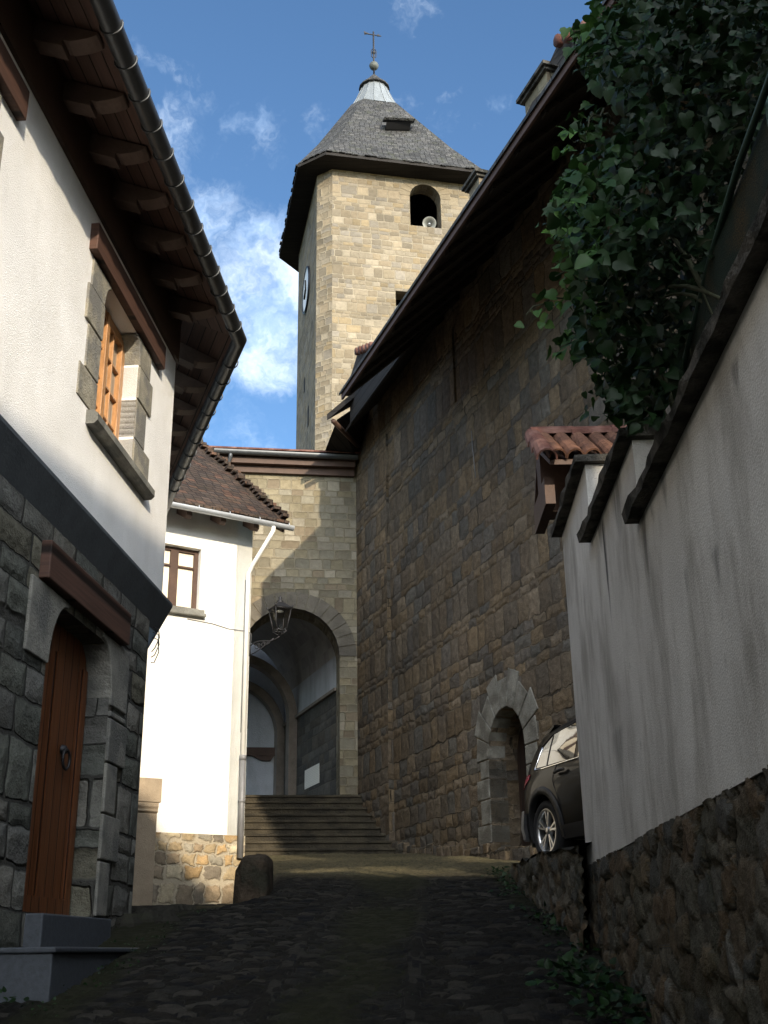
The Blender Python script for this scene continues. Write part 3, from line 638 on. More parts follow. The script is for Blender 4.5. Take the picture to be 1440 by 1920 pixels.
# ================================================================== MIDDLE HOUSE
mh = thing('white_house', 'small smooth white house with brown mossy tile roof beside the porch steps', 'house', FM.P(-.2, 0, 1.5))
def fm_(px, py, o=0.): return FM.sz(px, py, o)
SM1 = fm_(474, 1000)[0]; sB = fm_(300, 1563)
w0, zt = fm_(322, 1030); w1, _ = fm_(378, 1030); zb = fm_(378, 1145)[1]; zt = fm_(378, 1030)[1]
w0 = w1-.86
MW = wallmesh(FM, [(-7, 1.80), (SM1, 1.80), (SM1, 7.22), (-7, 7.22)], [[(w0, zb), (w0, zt), (w1, zt), (w1, zb)]], .5, 0, [.17]); MW.build('plaster_wall', MT['smooth'], mh)
FMs = Frame(tuple(FM.P(SM1, 0, 0)[:2]), 58-90)     # its right side
wallmesh(FMs, [(0, 1.80), (6, 1.8), (6, 11.4), (0, 7.2)], [], .3, 0).build('plaster_wall', MT['smooth'], mh)
MB().box(FM, -7, SM1+.012, -.5, .022, -.6, 1.80).build('stone_base', MT['midbase'], mh)
wn = MB().box(FM, w0-.05, w1+.05, -.26, -.20, zb-.05, zt+.05).build('window', MT['brownwood'], mh)
f = MB(); xm = (w0+w1)/2
for a, b in ((w0, w0+.07), (w1-.075, w1), (xm-.07, xm+.07)): f.box(FM, a, b, -.19, -.12, zb, zt)
for a, b in ((zb, zb+.06), (zt-.06, zt), (zt-.34, zt-.31)): f.box(FM, w0, w1, -.188, -.125, a, b)
f.build('frame', MT['brownwood'], wn)
MB().box(FM, w0+.03, w1-.03, -.178, -.172, zb+.03, zt-.03).build('pane', MT['panecream'] if 'panecream' in MT else MT['curtain'], wn)
MB().box(FM, w0-.08, w1+.10, -.2, .11, zb-.13, zb-.075).box(FM, w0-.06, w1+.08, -.2, .075, zb-.072, zb-.004).build('sill', MT['dressed'], wn, bevel=.01)
# roof
E1 = FM.sz(540, 990, .52); sR = E1[0]; zE = E1[1]
PT = math.tan(rad(37))
rf = MB(); ri = 3.6
rng2 = random.Random(11)
# jagged verge
vs = [(sR+rng2.uniform(-.05, .05), .56-k*.17) for k in range(0, 26)]
pts_t = [FM.P(s_, o_, zE+.09+PT*(.56-o_)) for s_, o_ in vs]; far_t = [FM.P(-7, o_, zE+.09+PT*(.56-o_)) for _, o_ in vs]
k = len(vs); rf.add(pts_t+far_t, [(i, i+1, k+i+1, k+i) for i in range(k-1)])
rf.add(pts_t+[q-Z3*.09 for q in pts_t], [(i, k+i, k+i+1, i+1) for i in range(k-1)])
rf.add([far_t[0], pts_t[0], pts_t[0]-Z3*.07, far_t[0]-Z3*.07], [(0, 1, 2, 3)])
rf.add([q-Z3*.09 for q in pts_t]+[q-Z3*.09 for q in far_t], [(i, k+i, k+i+1, i+1) for i in range(k-1)])
roof_m = rf.build('roof', MT['browntile'], mh, recalc=False)
# row of tile ends along the eave and verge
te = MB()
s_ = sR
while s_ > -4.5:
    w_ = rng2.uniform(.15, .2); te.box(FM, s_-w_, s_-.012, .40, .60+rng2.uniform(-.02, .02), zE+.045+rng2.uniform(0, .02), zE+.085+rng2.uniform(0, .02)); s_ -= w_
for (s_, o_) in vs[1:]:
    te.box(FM, s_-.12, s_+.02+rng2.uniform(-.02, .03), o_-.02, o_+.16, zE+.09+PT*(.56-o_)-.02, zE+.125+PT*(.56-o_))
te.build('tile_edge', MT['browntile'], roof_m)
MB().add([FM.P(-7, .5, zE+.0), FM.P(sR-.05, .5, zE+.0), FM.P(sR-.05, -.02, zE+.0+PT*.52), FM.P(-7, -.02, zE+PT*.52)], [(0, 1, 2, 3)]).build('soffit', MT['greyboard'] if 'greyboard' in MT else MT['dressed'], mh, recalc=False)
for s_ in np.arange(SM1-.15, -5, -.62):
    prof = [(.47, zE-.03), (.47, zE-.09), (.40, zE-.13), (-.05, zE+.12), (-.05, zE+.33)]
    MB().prism([FM.P(s_-.05, o, z) for o, z in prof], FM.d*.10).build('rafter', MT['rafter'], mh)
MB().prism([FM.P(sR-.12, o, z) for o, z in [(.52, zE-.02), (.52, zE-.10), (-.1, zE+.27), (-.1, zE+.42)]], FM.d*.05).build('rafter', MT['rafter'], mh)
gz = halfpipe([FM.P(-7, .60, zE+.015), FM.P(sR+.06, .60, zE-.01)], .062, [FM.n, FM.n], 10).build('gutter', MT['zinc'], mh, recalc=False)
for s_ in np.arange(sR-.05, -4, -.56): ringat(FM.P(s_, .60, zE+.01), FM.n, FM.d, .066).build('gutter_bracket', MT['zinc'], gz)
# downpipe: white swan neck and pipe, grey lower length
sp = SM1-.06
zpg = FM.sz(458, 1420)[1]
dp = MB().tube([FM.P(sp+.17, .60, zE-.04), FM.P(sp+.17, .60, zE-.13), FM.P(sp+.12, .50, zE-.28), FM.P(sp-.0, .16, zE-.66), FM.P(sp-.03, .07, zE-.80), FM.P(sp-.03, .06, zpg)], .038, 12).build('downpipe', MT['whitepipe'], mh)
MB().tube([FM.P(sp-.03, .065, zpg), FM.P(sp-.03, .065, 1.45)], .05, 12).tube([FM.P(sp-.03, .065, zpg+.02), FM.P(sp-.03, .065, zpg-.06)], .056, 12).tube([FM.P(sp-.03, .065, 2.35), FM.P(sp-.03, .065, 2.31)], .058, 12).build('lower_pipe', MT['leadpipe'], dp)
cb = MB(); cz = zb-.2
cb.tube([FM.P(w1-.2, .012, cz+.02), FM.P(w1+.25, .012, cz), FM.P(w1+.55, .012, cz-.05), FM.P(SM1-.08, .012, cz-.05), FM.P(SM1+.01, .02, cz-.08), FM.P(SM1+.03, 0, cz-.22)], .007, 5)
cb.tube([FM.P(SM1-.12, .012, zE-.9), FM.P(SM1-.12, .012, zpg+.4)], .006, 5); cb.build('cable', MT['leadpipe'], mh)

# gate pillar in front of it
pl = thing('stone_pillar', 'tan stone gate pillar with square cap block against the white house', 'pillar', FM.P(-1.9, .2, .6))
pa, pz = FM.sz(305, 1460, .32); pb = FM.sz(305, 1505, .32)[1]; p0 = pa-.62
MB().box(FM, p0, pa+.0, -.05, .32, pb, pz).build('cap_block', MT['pillar'], pl, bevel=.012)
ms = MB().box(FM, p0+.05, pa-.035, -.05, .27, -.2, pb-.16)
ms.prism([FM.P(p0+.05, o, z) for o, z in ((-.05, pb-.003), (-.05, pb-.16), (.26, pb-.16), (.30, pb-.13), (.285, pb-.10), (.31, pb-.06), (.31, pb-.003))], FM.d*(pa-.03-p0-.05)); ms.build('shaft', MT['pillar'], pl, bevel=.012)

# ================================================================== PORCH
po = thing('church_porch', 'sunlit yellow stone porch with round archway above the steps', 'porch', FP.P(-2, 0, 3))
ac, az_ = FP.sz(545, 1232); ajr = FP.sz(637, 1420)[0]; atop = FP.sz(545, 1140)[1]; R_ = ajr-ac; zsp = atop-R_
ah = arch(ac-R_, ajr, 2.4, zsp, 24)
ptop = 10.55; pright = FP.sz(660, 1000)[0]+.4
wallmesh(FP, [(-6, .5), (pright, .5), (pright, ptop), (-6, ptop)], [ah], .75, 0, [.75]).build('wall', MT['porch'], po)
# arch stones, slightly proud
vo = MB(); nv = 17
for k in range(nv):
    t0, t1 = math.pi*(k+.04)/nv, math.pi*(k+.96)/nv; Ro = R_+.36
    q = [(ac-r*math.cos(t), zsp+r*math.sin(t)) for r, t in ((R_-.005, t0), (Ro, t0), (Ro, t1), (R_-.005, t1))]
    vo.prism([FP.P(a, .02, z) for a, z in q], -FP.n*.2)
vo.build('arch_stone', MT['archstone'] if 'archstone' in MT else MT['porchblock'] if 'porchblock' in MT else MT['archst'], po)
# interior: walls, vault, ribs
FI = Frame(tuple(FP.P(ajr+.02, -.75, 0)[:2]), -19.9, -1)     # inner right wall, outward = into the passage
LEN = 4.6; zd0 = 5.30
MB().box(FI, .0, LEN, -.3, 0, 2.4, zd0).build('dado_wall', MT['dado'], po)
MB().box(FI, .0, LEN, -.3, -.03, zd0+.07, 8.2).build('inner_wall', MT['innerwhite'], po)
MB().box(FI, .0, LEN, -.3, .07, zd0, zd0+.07).build('dado_rail', MT['vaultrib'], po)
vb = MB(); NV = 18; Wd = 2*R_+.9
VV = []
for a in np.linspace(-.02, LEN, 10):
    for t in np.linspace(0, math.pi, NV+1): VV.append(FI.P(a, Wd/2-Wd/2*math.cos(t)-.02, zsp+.25+(Wd/2)*math.sin(t)*.98))
vb.add(VV, [(i*(NV+1)+k, i*(NV+1)+k+1, (i+1)*(NV+1)+k+1, (i+1)*(NV+1)+k) for i in range(9) for k in range(NV)], True); vb.build('vault', MT['vault'], po, recalc=False)
def rib(a, rr_, w, d, z0):
    mb = MB(); V = []
    pth = [(0.0, 2.9), (0.0, z0)]+[(rr_-rr_*math.cos(t), z0+rr_*math.sin(t)) for t in np.linspace(.1, math.pi, 22)]
    for (o, z) in pth:
        V.append((o, z))
    n_ = len(V); ctr = (rr_, z0); L = []
    for (o, z) in V:
        if z <= z0: i = (o+d, z)
        else:
            vx, vz = ctr[0]-o, ctr[1]-z; l = math.hypot(vx, vz); i = (o+vx/l*d, z+vz/l*d)
        L += [FI.P(a-w/2, o, z), FI.P(a-w/2, i[0], i[1]), FI.P(a+w/2, i[0], i[1]), FI.P(a+w/2, o, z)]
    mb.add(L, [(4*k+j, 4*k+(j+1) % 4, 4*k+4+(j+1) % 4, 4*k+4+j) for k in range(n_-1) for j in range(3)]); return mb
for a, rr_, z0 in ((3.35, 1.5, zsp-.55), (LEN-.12, 1.35, zsp-.75)): rib(a, rr_, .28, .20, z0).build('rib', MT['vaultrib'], po)
FB = Frame(tuple(FI.P(LEN, 0, 0)[:2]), 82)
bw = wallmesh(FB, [(-7, 2.4), (.4, 2.4), (.4, 9), (-7, 9)], [[(-1.40, 5.3), (-1.40, 6.5), (-.86, 6.5), (-.86, 5.3)], [(-1.40, 3.25), (-1.40, 4.55), (-.88, 4.55), (-.88, 3.25)]], .3, 0, [.2, .2]).build('inner_wall', MT['innerwhite'], po)
MB().box(FB, -1.5, -.8, -.25, -.18, 3.0, 6.8).build('back_window', MT['brownwood'], po)
MB().box(FB, -3, -.06, .001, .12, 4.62, 4.82).prism([FB.P(-.75, .0, 4.62), FB.P(-.5, 0, 4.50), FB.P(-.28, 0, 4.50), FB.P(-.2, 0, 4.62)], FB.n*.10).build('dark_beam', MT['brownwood'], po)
MB().box(FB, -.55, -.15, .0, .35, 2.95, 3.12).build('bench_block', MT['wainscot'], po)
MB().box(FP, -6, pright, -6.5, -.0, 2.0, 2.955).build('porch_floor', MT['step'], po)
# eaves of the porch
MB().box(FP, -6, pright-.35, -.4, .24, 10.14, 10.40).build('eave_board', MT['brownwood'], po)
MB().box(FP, -6, pright-.35, -.4, .10, 9.98, 10.138).build('cornice', MT['brownwood'], po)
pt = MB(); pt.add([FP.P(-6, .36, 10.42), FP.P(pright, .36, 10.42), FP.P(pright, -3.0, 11.6), FP.P(-6, -3., 11.6)], [(0, 1, 2, 3)]).add([FP.P(-6, .36, 10.46), FP.P(pright, .36, 10.46), FP.P(pright, -3.0, 11.64), FP.P(-6, -3., 11.64)], [(0, 1, 2, 3)])
pt.quad(FP.P(-6, .36, 10.42), FP.P(pright, .36, 10.42), FP.P(pright, .36, 10.46), FP.P(-6, .36, 10.46))
pt.build('roof', MT['terra'], po, recalc=False)
gt = halfpipe([FP.P(-6, .34, 10.38), FP.P(pright-.3, .34, 10.34)], .075, [FP.n, FP.n], 10).build('gutter', MT['gutter'], po, recalc=False)
sg = FP.sz(432, 870)[0]
MB().tube([FP.P(sg, .34, 10.36), FP.P(sg, .34, 10.22), FP.P(sg-.1, .1, 9.95), FP.P(sg-.12, .06, 9.6), FP.P(sg-.12, .06, 6)], .045, 10).build('downpipe', MT['gutter'], po)

# steps up to the porch
sts = thing('stone_steps', 'flight of worn stone steps rising to the porch archway', 'steps', FP.P(-1.5, 2.5, 1.6))
NS = 9; rise = (2.96-1.62)/NS; run = .265
for k in range(NS):
    o1 = .10+run*(NS-1-k)+.27
    MB().box(FP, -3.4, 1.6, o1-run-.06, o1-.03, 1.0, 1.62+rise*(k+1)-.05).box(FP, -3.4, 1.6, o1-run-.05, o1, 1.62+rise*(k+1)-.047, 1.62+rise*(k+1)).build('step', MT['step'], sts, bevel=.01)
# notice
MB().box(FI, *[FI.sz(572, 1440)[0], FI.sz(599, 1440)[0]][::-1], .001, .008, FI.sz(585, 1474)[1], FI.sz(585, 1438)[1]).build('notice', MT['paper'], None)
nt = bpy.data.objects['notice']; tag(nt, 'white paper notice pinned on dark wall inside the porch', 'notice')

# lantern on the house corner
ln = thing('wall_lantern', 'black wrought iron lantern on scrolled bracket at the white house corner', 'lantern', FM.P(SM1, .05, 5.0))
lc = atY(525, 1155, 18.62); 
armz = atY(525, 1193, 18.62)[2]
ar = MB(); cw = FM.P(SM1+.005, .01, armz-.10); le = np.array([lc[0], lc[1], armz])
ar.tube([cw-Z3*.18, cw+Z3*.22], .014, 6); dirn = le-cw
for k0, k1, a in ((0, 1, 0.),): ar.tube([cw+dirn*t+Z3*.03*math.sin(t*6.3) for t in np.linspace(0, 1, 12)], .012, 6)
ar.tube([cw-Z3*.16+dirn*t*.8+Z3*(t**1.5)*.16 for t in np.linspace(0, 1, 10)], .010, 6)
for cc_, r_ in ((.25, .055), (.45, .045), (.62, .035)):
    c_ = cw+dirn*cc_-Z3*.05; dn = dirn/np.linalg.norm(dirn); ar.tube([c_+dn*(r_*(1-t/16)*math.cos(t))+Z3*(r_*(1-t/16)*math.sin(t)) for t in np.linspace(0, 9, 22)], .007, 5)
ar.build('bracket', MT['iron'], ln)
zl0, zl1 = armz+.10, armz+.47
ca, sa = math.cos(.5), math.sin(.5); cr4 = [np.array([ca*x-sa*y, sa*x+ca*y, 0]) for x, y in ((-1, -1), (1, -1), (1, 1), (-1, 1))]
fm = MB(); B4 = [np.array([lc[0], lc[1], zl0])+c*.085 for c in cr4]; T4 = [np.array([lc[0], lc[1], zl1])+c*.145 for c in cr4]
for i in range(4):
    fm.tube([B4[i], T4[i]], .009, 5); fm.tube([B4[i], B4[(i+1) % 4]], .009, 5); fm.tube([T4[i], T4[(i+1) % 4]], .012, 5)
    fm.tube([B4[i], B4[i]+cr4[i]*-.03-Z3*.05, le+Z3*.01], .009, 5); fm.lathe(B4[i]-Z3*.02, Z3, [(0, -.014), (.014, 0), (0, .014)], 8)
fm.build('frame', MT['iron'], ln)
cp = MB(); T5 = [np.array([lc[0], lc[1], zl1+.01])+c*.165 for c in cr4]; U5 = [np.array([lc[0], lc[1], zl1+.12])+c*.05 for c in cr4]
cp.hexa(T5+U5); cp.lathe(np.array([lc[0], lc[1], zl1+.12]), Z3, [(.05, 0), (.055, .03), (.02, .05), (.035, .09), (.0, .13)], 10)
for i in range(4): cp.lathe(T5[i]+Z3*.01, Z3, [(.012, 0), (.016, .03), (0, .05)], 8)
cp.build('cap', MT['iron'], ln)
gl = MB(); gl.hexa([b*1 for b in B4]+[t_*1 for t_ in T4])
mg, tg, bgm = newmat('lantern_glass'); tb = tg.n.new('ShaderNodeBsdfTransparent'); gb = tg.n.new('ShaderNodeBsdfGlossy'); gb.inputs['Roughness'].default_value = .05; mx = tg.n.new('ShaderNodeMixShader'); mx.inputs[0].default_value = .08
tg.l.new(tb.outputs[0], mx.inputs[1]); tg.l.new(gb.outputs[0], mx.inputs[2]); tg.l.new(mx.outputs[0], tg.n['Material Output'].inputs[0]); gl.build('glass_pane', mg, ln)
MB().lathe(np.array([lc[0], lc[1], zl1-.10]), Z3, [(.0, .08), (.06, .07), (.06, .06), (0, .055)], 12).build('lamp_shade', MT['whitepipe'], ln)

# ================================================================== BELL TOWER
bt = thing('bell_tower', 'square sunlit stone bell tower with steep slate roof and clock', 'tower', (.192, 35.3, 1.5))
TC = np.array([.192, 35.308, 0.]); ta, tc_ = 2.413, .463; tw_ = ta+tc_; TA = 78.2; ZT = 25.09
e1 = np.array([math.sin(rad(TA)), math.cos(rad(TA)), 0]); e2 = np.array([-e1[1], e1[0], 0])
def TP(a, b, z): return TC+e1*a+e2*b+Z3*z
def octo(w, a): return [(-a, -w), (a, -w), (w, -a), (w, a), (a, w), (-a, w), (-w, a), (-w, -a)]
TF = Frame(tuple((TC-e2*tw_)[:2]), TA)            # front face, s along e1
sl = lambda px, py: TF.sz(px, py)
b0, b1 = sl(769, 400)[0], sl(827, 400)[0]; bz0, bzt = sl(797, 425)[1], sl(797, 346)[1]
belf = arch(b0, b1, bz0, bzt-(b1-b0)/2)
q0, q1 = sl(742, 560)[0], sl(766, 560)[0]+.05; qz0, qz1 = sl(745, 590)[1]-.3, sl(754, 546)[1]
wallmesh(TF, [(-ta, 1), (ta, 1), (ta, ZT), (-ta, ZT)], [belf, [(q0, qz0), (q0, qz1), (q1, qz1), (q1, qz0)]], .5, 0, [.55, .55]).build('wall', MT['tower'], bt)
oc = octo(tw_, ta); twm = MB()
for k in range(1, 8):
    a, b = oc[k], oc[(k+1) % 8]
    if k == 0: continue
    twm.quad(TP(*a, 1), TP(*b, 1), TP(*b, ZT), TP(*a, ZT))
twm.build('wall', MT['towershade'] if 'towershade' in MT else MT['tower'], bt)
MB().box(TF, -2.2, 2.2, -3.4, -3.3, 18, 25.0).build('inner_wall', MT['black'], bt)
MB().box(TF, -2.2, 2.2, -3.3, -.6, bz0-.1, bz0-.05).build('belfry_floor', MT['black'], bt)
# voussoirs over the belfry opening
vo = MB(); cs_, rz_ = (b0+b1)/2, (b1-b0)/2; zsb = bzt-rz_
for k in range(11):
    t0, t1 = math.pi*(k+.06)/11, math.pi*(k+.94)/11; q = [(cs_-r*math.cos(t), zsb+r*math.sin(t)) for r, t in ((rz_-.004, t0), (rz_+.36, t0), (rz_+.36, t1), (rz_-.004, t1))]
    vo.prism([TF.P(a, .012, z) for a, z in q], -TF.n*.1)
vo.build('arch_stone', MT['towerblock'] if 'towerblock' in MT else MT['pillar'], bt)
# left slit windows + clock
TL = Frame(tuple((TC-e1*tw_)[:2]), TA-90, -1)      # left face, s along e2
ck = MB(); cpos = TL.P(-.1, 0, 21.95)
ck.lathe(cpos, TL.n, [(0, .03), (.70, .03), (.78, .05), (.80, .0)], 36); clock = ck.build('clock', MT['whitepipe'], bt)
hd = MB(); hd.tube([cpos+TL.n*.05, cpos+TL.n*.05+Z3*.45+TL.d*.1], .03, 6).tube([cpos+TL.n*.06, cpos+TL.n*.06-Z3*.2+TL.d*.3], .035, 6)
hd.build('clock_hand', MT['iron'], clock)
cring = MB(); cring.lathe(cpos, TL.n, [(.78, .0), (.78, .07), (.84, .07), (.84, 0)], 36); cring.build('clock_rim', MT['iron'], clock)
for (sa_, z_, h_) in ((-.8, 16.3, .7), (.25, 18.1, .5)):
    MB().box(TL, sa_-.12, sa_+.12, -.01, .012, z_, z_+h_).build('slit_window', MT['black'], bt)
# roof
ZE = ZT+.02; ow = .72; W1, A1 = tw_+ow, ta+ow*.414+.04
o1 = octo(W1, A1); AP = TC+e1*-.32
rtop_z = 29.95; rtw, rta = 1.02, .62
o2 = octo(rtw, rta); mid_z = ZE+(rtop_z-ZE)*.30; kx = .34
def ring(oc_, z, c): return [c+e1*a+e2*b+Z3*z for a, b in oc_]
cmid = TC+(AP-TC)*kx; om = [(p[0]*(1-kx)+q[0]*kx-.0, p[1]*(1-kx)+q[1]*kx) for p, q in zip(o1, o2)]
om = [(a*.985, b*.985) for a, b in om]
R0, R1, R2 = ring(o1, ZE+.12, TC), ring(om, ZE+.12+(rtop_z-ZE-.12)*kx*.965, cmid), ring(o2, rtop_z, AP)
rm = MB(); rm.add(R0+R1+R2, [(k, (k+1) % 8, 8+(k+1) % 8, 8+k) for k in range(8)]+[(8+k, 8+(k+1) % 8, 16+(k+1) % 8, 16+k) for k in range(8)])
roof_t = rm.build('roof', MT['slate'], bt)
R0b = ring(o1, ZE-.02, TC); inner = ring(octo(tw_-.3, ta-.1), ZE-.02, TC)
MB().add(R0+R0b, [(k, 8+k, 8+(k+1) % 8, (k+1) % 8) for k in range(8)]).add(R0b+inner, [(k, (k+1) % 8, 8+(k+1) % 8, 8+k) for k in range(8)]).build('eave', MT['darkboard'], bt, recalc=False)
# ragged slate edge along the eaves
ed = MB()
for k in (7, 0, 1, 6):
    p, q = R0[k], R0[(k+1) % 8]; L_ = np.linalg.norm(q-p); nn_ = int(L_/.22); tdir = (q-p)/L_; outd = np.cross(tdir, Z3)
    for i in range(nn_):
        c = p+tdir*(i+.5)*L_/nn_; w_ = .10; dz = rng2.uniform(-.02, .03); oo = rng2.uniform(.0, .07)
        ed.hexa([c-tdir*w_-outd*.2+Z3*(.0+dz), c+tdir*w_-outd*.2+Z3*dz, c+tdir*w_+outd*oo+Z3*(dz-.04), c-tdir*w_+outd*oo+Z3*(dz-.04), c-tdir*w_-outd*.2+Z3*(.06+dz), c+tdir*w_-outd*.2+Z3*(.06+dz), c+tdir*w_+outd*oo+Z3*(dz+.0), c-tdir*w_+outd*oo+Z3*(dz+.0)])
ed.build('slate_edge', MT['slate'], roof_t)
# low slot dormer on the front slope
def roofpt(px, py):
    P0, P1, P2 = R1[0], R1[1], R2[0]; nn = np.cross(P1-P0, P2-P0); r = ray(px, py); return r*(nn.dot(P0)/nn.dot(r)), nn/np.linalg.norm(nn)
pA, nr = roofpt(722, 245); pB, _ = roofpt(768, 246); pC, _ = roofpt(768, 236); pD, _ = roofpt(722, 235)
if nr[2] < 0: nr = -nr
fwd_ = -e2
dm = MB(); up_ = Z3
MB().hexa([pA, pB, pB+fwd_*.0+Z3*.02, pA+Z3*.02, pA+fwd_*.02+nr*.05, pB+fwd_*.02+nr*.05, pB+nr*.32, pA+nr*.32]).build('dormer_opening', MT['black'], roof_t)
MB().prism([pD+nr*.1-e1*.12, pC+nr*.1+e1*.12, pB+nr*.36+fwd_*.06+e1*.12, pA+nr*.36+fwd_*.06-e1*.12], nr*.08).build('dormer_roof', MT['slate'], roof_t)
# lead cap, ball, vane
lp = MB(); lp.lathe(AP+Z3*(rtop_z-.06), Z3, [(1.10, 0), (.74, .78), (.48, 1.48)], 16, False); lead = lp.build('lead_cap', MT['lead'], bt)
sm_ = MB()
for k in range(16):
    t = 2*math.pi*k/16; dv = np.array([math.cos(t), math.sin(t), 0]); sm_.tube([AP+Z3*(rtop_z-.06)+dv*1.105, AP+Z3*(rtop_z+.72)+dv*.745, AP+Z3*(rtop_z+1.42)+dv*.485], .018, 4)
sm_.build('seam', MT['lead'], lead)
MB().lathe(AP+Z3*(rtop_z+1.40), Z3, [(.46, -.02), (.60, .0), (.60, .06), (.30, .40), (.05, .74), (0, .78)], 16, False).build('cap_top', MT['slate'], lead)
fn = MB(); zb_ = 32.23
fn.lathe(AP+Z3*(zb_+.30), Z3, [(0, -.19), (.08, -.175), (.155, -.10), (.19, 0), (.155, .10), (.08, .175), (0, .19)], 18); fn.build('finial_ball', MT['copper'], bt)
vn = MB(); vz = zb_+.42
vn.tube([AP+Z3*(vz-.6), AP+Z3*(vz+1.6)], .035, 6)
vn.lathe(AP+Z3*(vz+.55), Z3, [(0, -.1), (.06, -.06), (.075, 0), (.06, .06), (0, .1)], 10)
for sg_ in (-1, 1): vn.tube([AP+Z3*(vz+.25)+e1*0, AP+Z3*(vz+.35)+e1*.09*sg_, AP+Z3*(vz+.62)+e1*.10*sg_, AP+Z3*(vz+.72)+e1*.05*sg_], .018, 5)
vn.build('vane_rod', MT['iron'], bt)
vv = MB(); dirv_ = e1*.93+e2*.35; vc_ = AP+Z3*(vz+1.42); vv.tube([vc_-dirv_*.42-Z3*.10, vc_+dirv_*.36+Z3*.14], .025, 5)
vv.prism([vc_+dirv_*.36+Z3*.14+Z3*.0, vc_+dirv_*.20+Z3*.20, vc_+dirv_*.18+Z3*.04], e2*.02).prism([vc_-dirv_*.42-Z3*.17, vc_-dirv_*.2-Z3*.0, vc_-dirv_*.45+Z3*.0], e2*.02); vv.build('weather_vane', MT['iron'], bt)
# loudspeakers
def speaker(c, d, r, label):
    t_ = thing('loudspeaker', label, 'loudspeaker', c)
    c = np.array(c)
    MB().lathe(c, d, [(.06, -.34), (.10, -.22), (.16, -.1), (r, .0), (r+.012, .012), (r, .02), (.12, -.08), (.05, -.2)], 22).build('horn', MT['speaker'], t_)
    MB().lathe(c, d, [(0, -.02), (.035, -.03), (.05, -.1), (.06, -.2)], 12).build('driver', MT['zinc'], t_)
    MB().tube([c-d*.2, c-d*.2-Z3*(r+.02)], .02, 6).build('stand', MT['iron'], t_)
MT['speaker'] = plain('grey_green_horn', (.16, .165, .15), .45, .2, .1, 8)
sp1 = TF.hit(806, 418, -.05); speaker(TF.hit(805, 419, -.12), np.array([.0, -.95, -.3]), .23, 'grey horn loudspeaker sitting in the arched belfry opening')
speaker(TF.hit(752, 584, .02), np.array([.1, -.95, -.3]), .22, 'grey horn loudspeaker in the small square tower window')

# ================================================================== CHURCH NAVE
ch = thing('church_nave', 'long shaded brown stone church wall with deep dark eaves', 'church', FC.P(-7, 0, 1.2))
S0, S1 = -34., .6
dj0, dj1 = FC.sz(920, 1500)[0], FC.sz(992, 1500)[0]
dA, dB = sorted((dj0, dj1)); dzt = FC.sz(945, 1326)[1]; dz0 = 1.32
dhole = arch(dA, dB, dz0, dzt-(dB-dA)/2*1.05, 12, (dB-dA)/2*1.05)
nA, nB = sorted((FC.sz(848, 650)[0], FC.sz(902, 650)[0])); nz0, nz1 = FC.sz(876, 730)[1], FC.sz(876, 560)[1]
niche = arch(nA, nB, nz0, nz1-.3, 8, .3)
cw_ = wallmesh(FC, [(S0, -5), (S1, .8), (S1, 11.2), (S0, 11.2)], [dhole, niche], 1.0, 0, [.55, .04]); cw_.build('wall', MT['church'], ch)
MB().box(FC, nA-.05, nB+.05, -.12, -.038, nz0-.05, nz1+.05).build('blocked_window', MT['church'], ch)
# door
dr = MB().box(FC, dA-.1, dB+.1, -.56, -.48, dz0-.1, dzt+.1).build('door', MT['churchdoor'] if 'churchdoor' in MT else MT['door'], ch)
sm = MB(); inn_ = arch(dA, dB, dz0, dzt-(dB-dA)/2*1.05, 12, (dB-dA)/2*1.05)
nblk = 9
for k in range(nblk):
    t0, t1 = math.pi*(k+.03)/nblk, math.pi*(k+.97)/nblk; c_, r0_ = (dA+dB)/2, (dB-dA)/2; zs_ = dzt-r0_*1.05
    ro = r0_+.42+(.12 if k % 2 else 0)
    q = [(c_-r*math.cos(t), zs_+r*1.05*math.sin(t)) for r, t in ((r0_+.0, t0), (ro, t0), (ro, t1), (r0_+.0, t1))]; sm.prism([FC.P(a, .02, z) for a, z in q], -FC.n*.3)
z_ = dz0-.2
for k, h_ in enumerate((.42, .30, .40, .33, .30)):
    h_ = h_*(zs_-dz0+.2)/1.75; w_ = (.34, .6, .4, .55, .36)[k]
    sm.box(FC, dA-w_, dA-.0, -.3, .02, z_+.006, z_+h_-.008); sm.box(FC, dB+.0, dB+w_*.8, -.3, .02, z_+.006, z_+h_-.008); z_ += h_
sm.build('door_surround', MT['surr'], ch, bevel=.012)
# corner pilaster, battered
bs0, bs1 = -2.15, -.55
bq = [FC.P(bs0, -.1, .8), FC.P(bs1, -.1, .8), FC.P(bs1, .12, .8), FC.P(bs0, .12, .8), FC.P(bs0, -.1, 10.1), FC.P(bs1, -.1, 10.1), FC.P(bs1, .05, 10.1), FC.P(bs0, .05, 10.1)]
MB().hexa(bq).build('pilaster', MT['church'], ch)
# plinth with broken ledge
pmb = MB()
for k in range(26):
    a = -9.2+k*.30; pmb.box(FC, a, a+.29, -.1, .05+rng2.uniform(0, .10), .2, float(zg(*FC.P(a, .1, 0)[:2]))+.12+rng2.uniform(0, .12))
pmb.build('plinth', MT['church'], ch, bevel=.03)
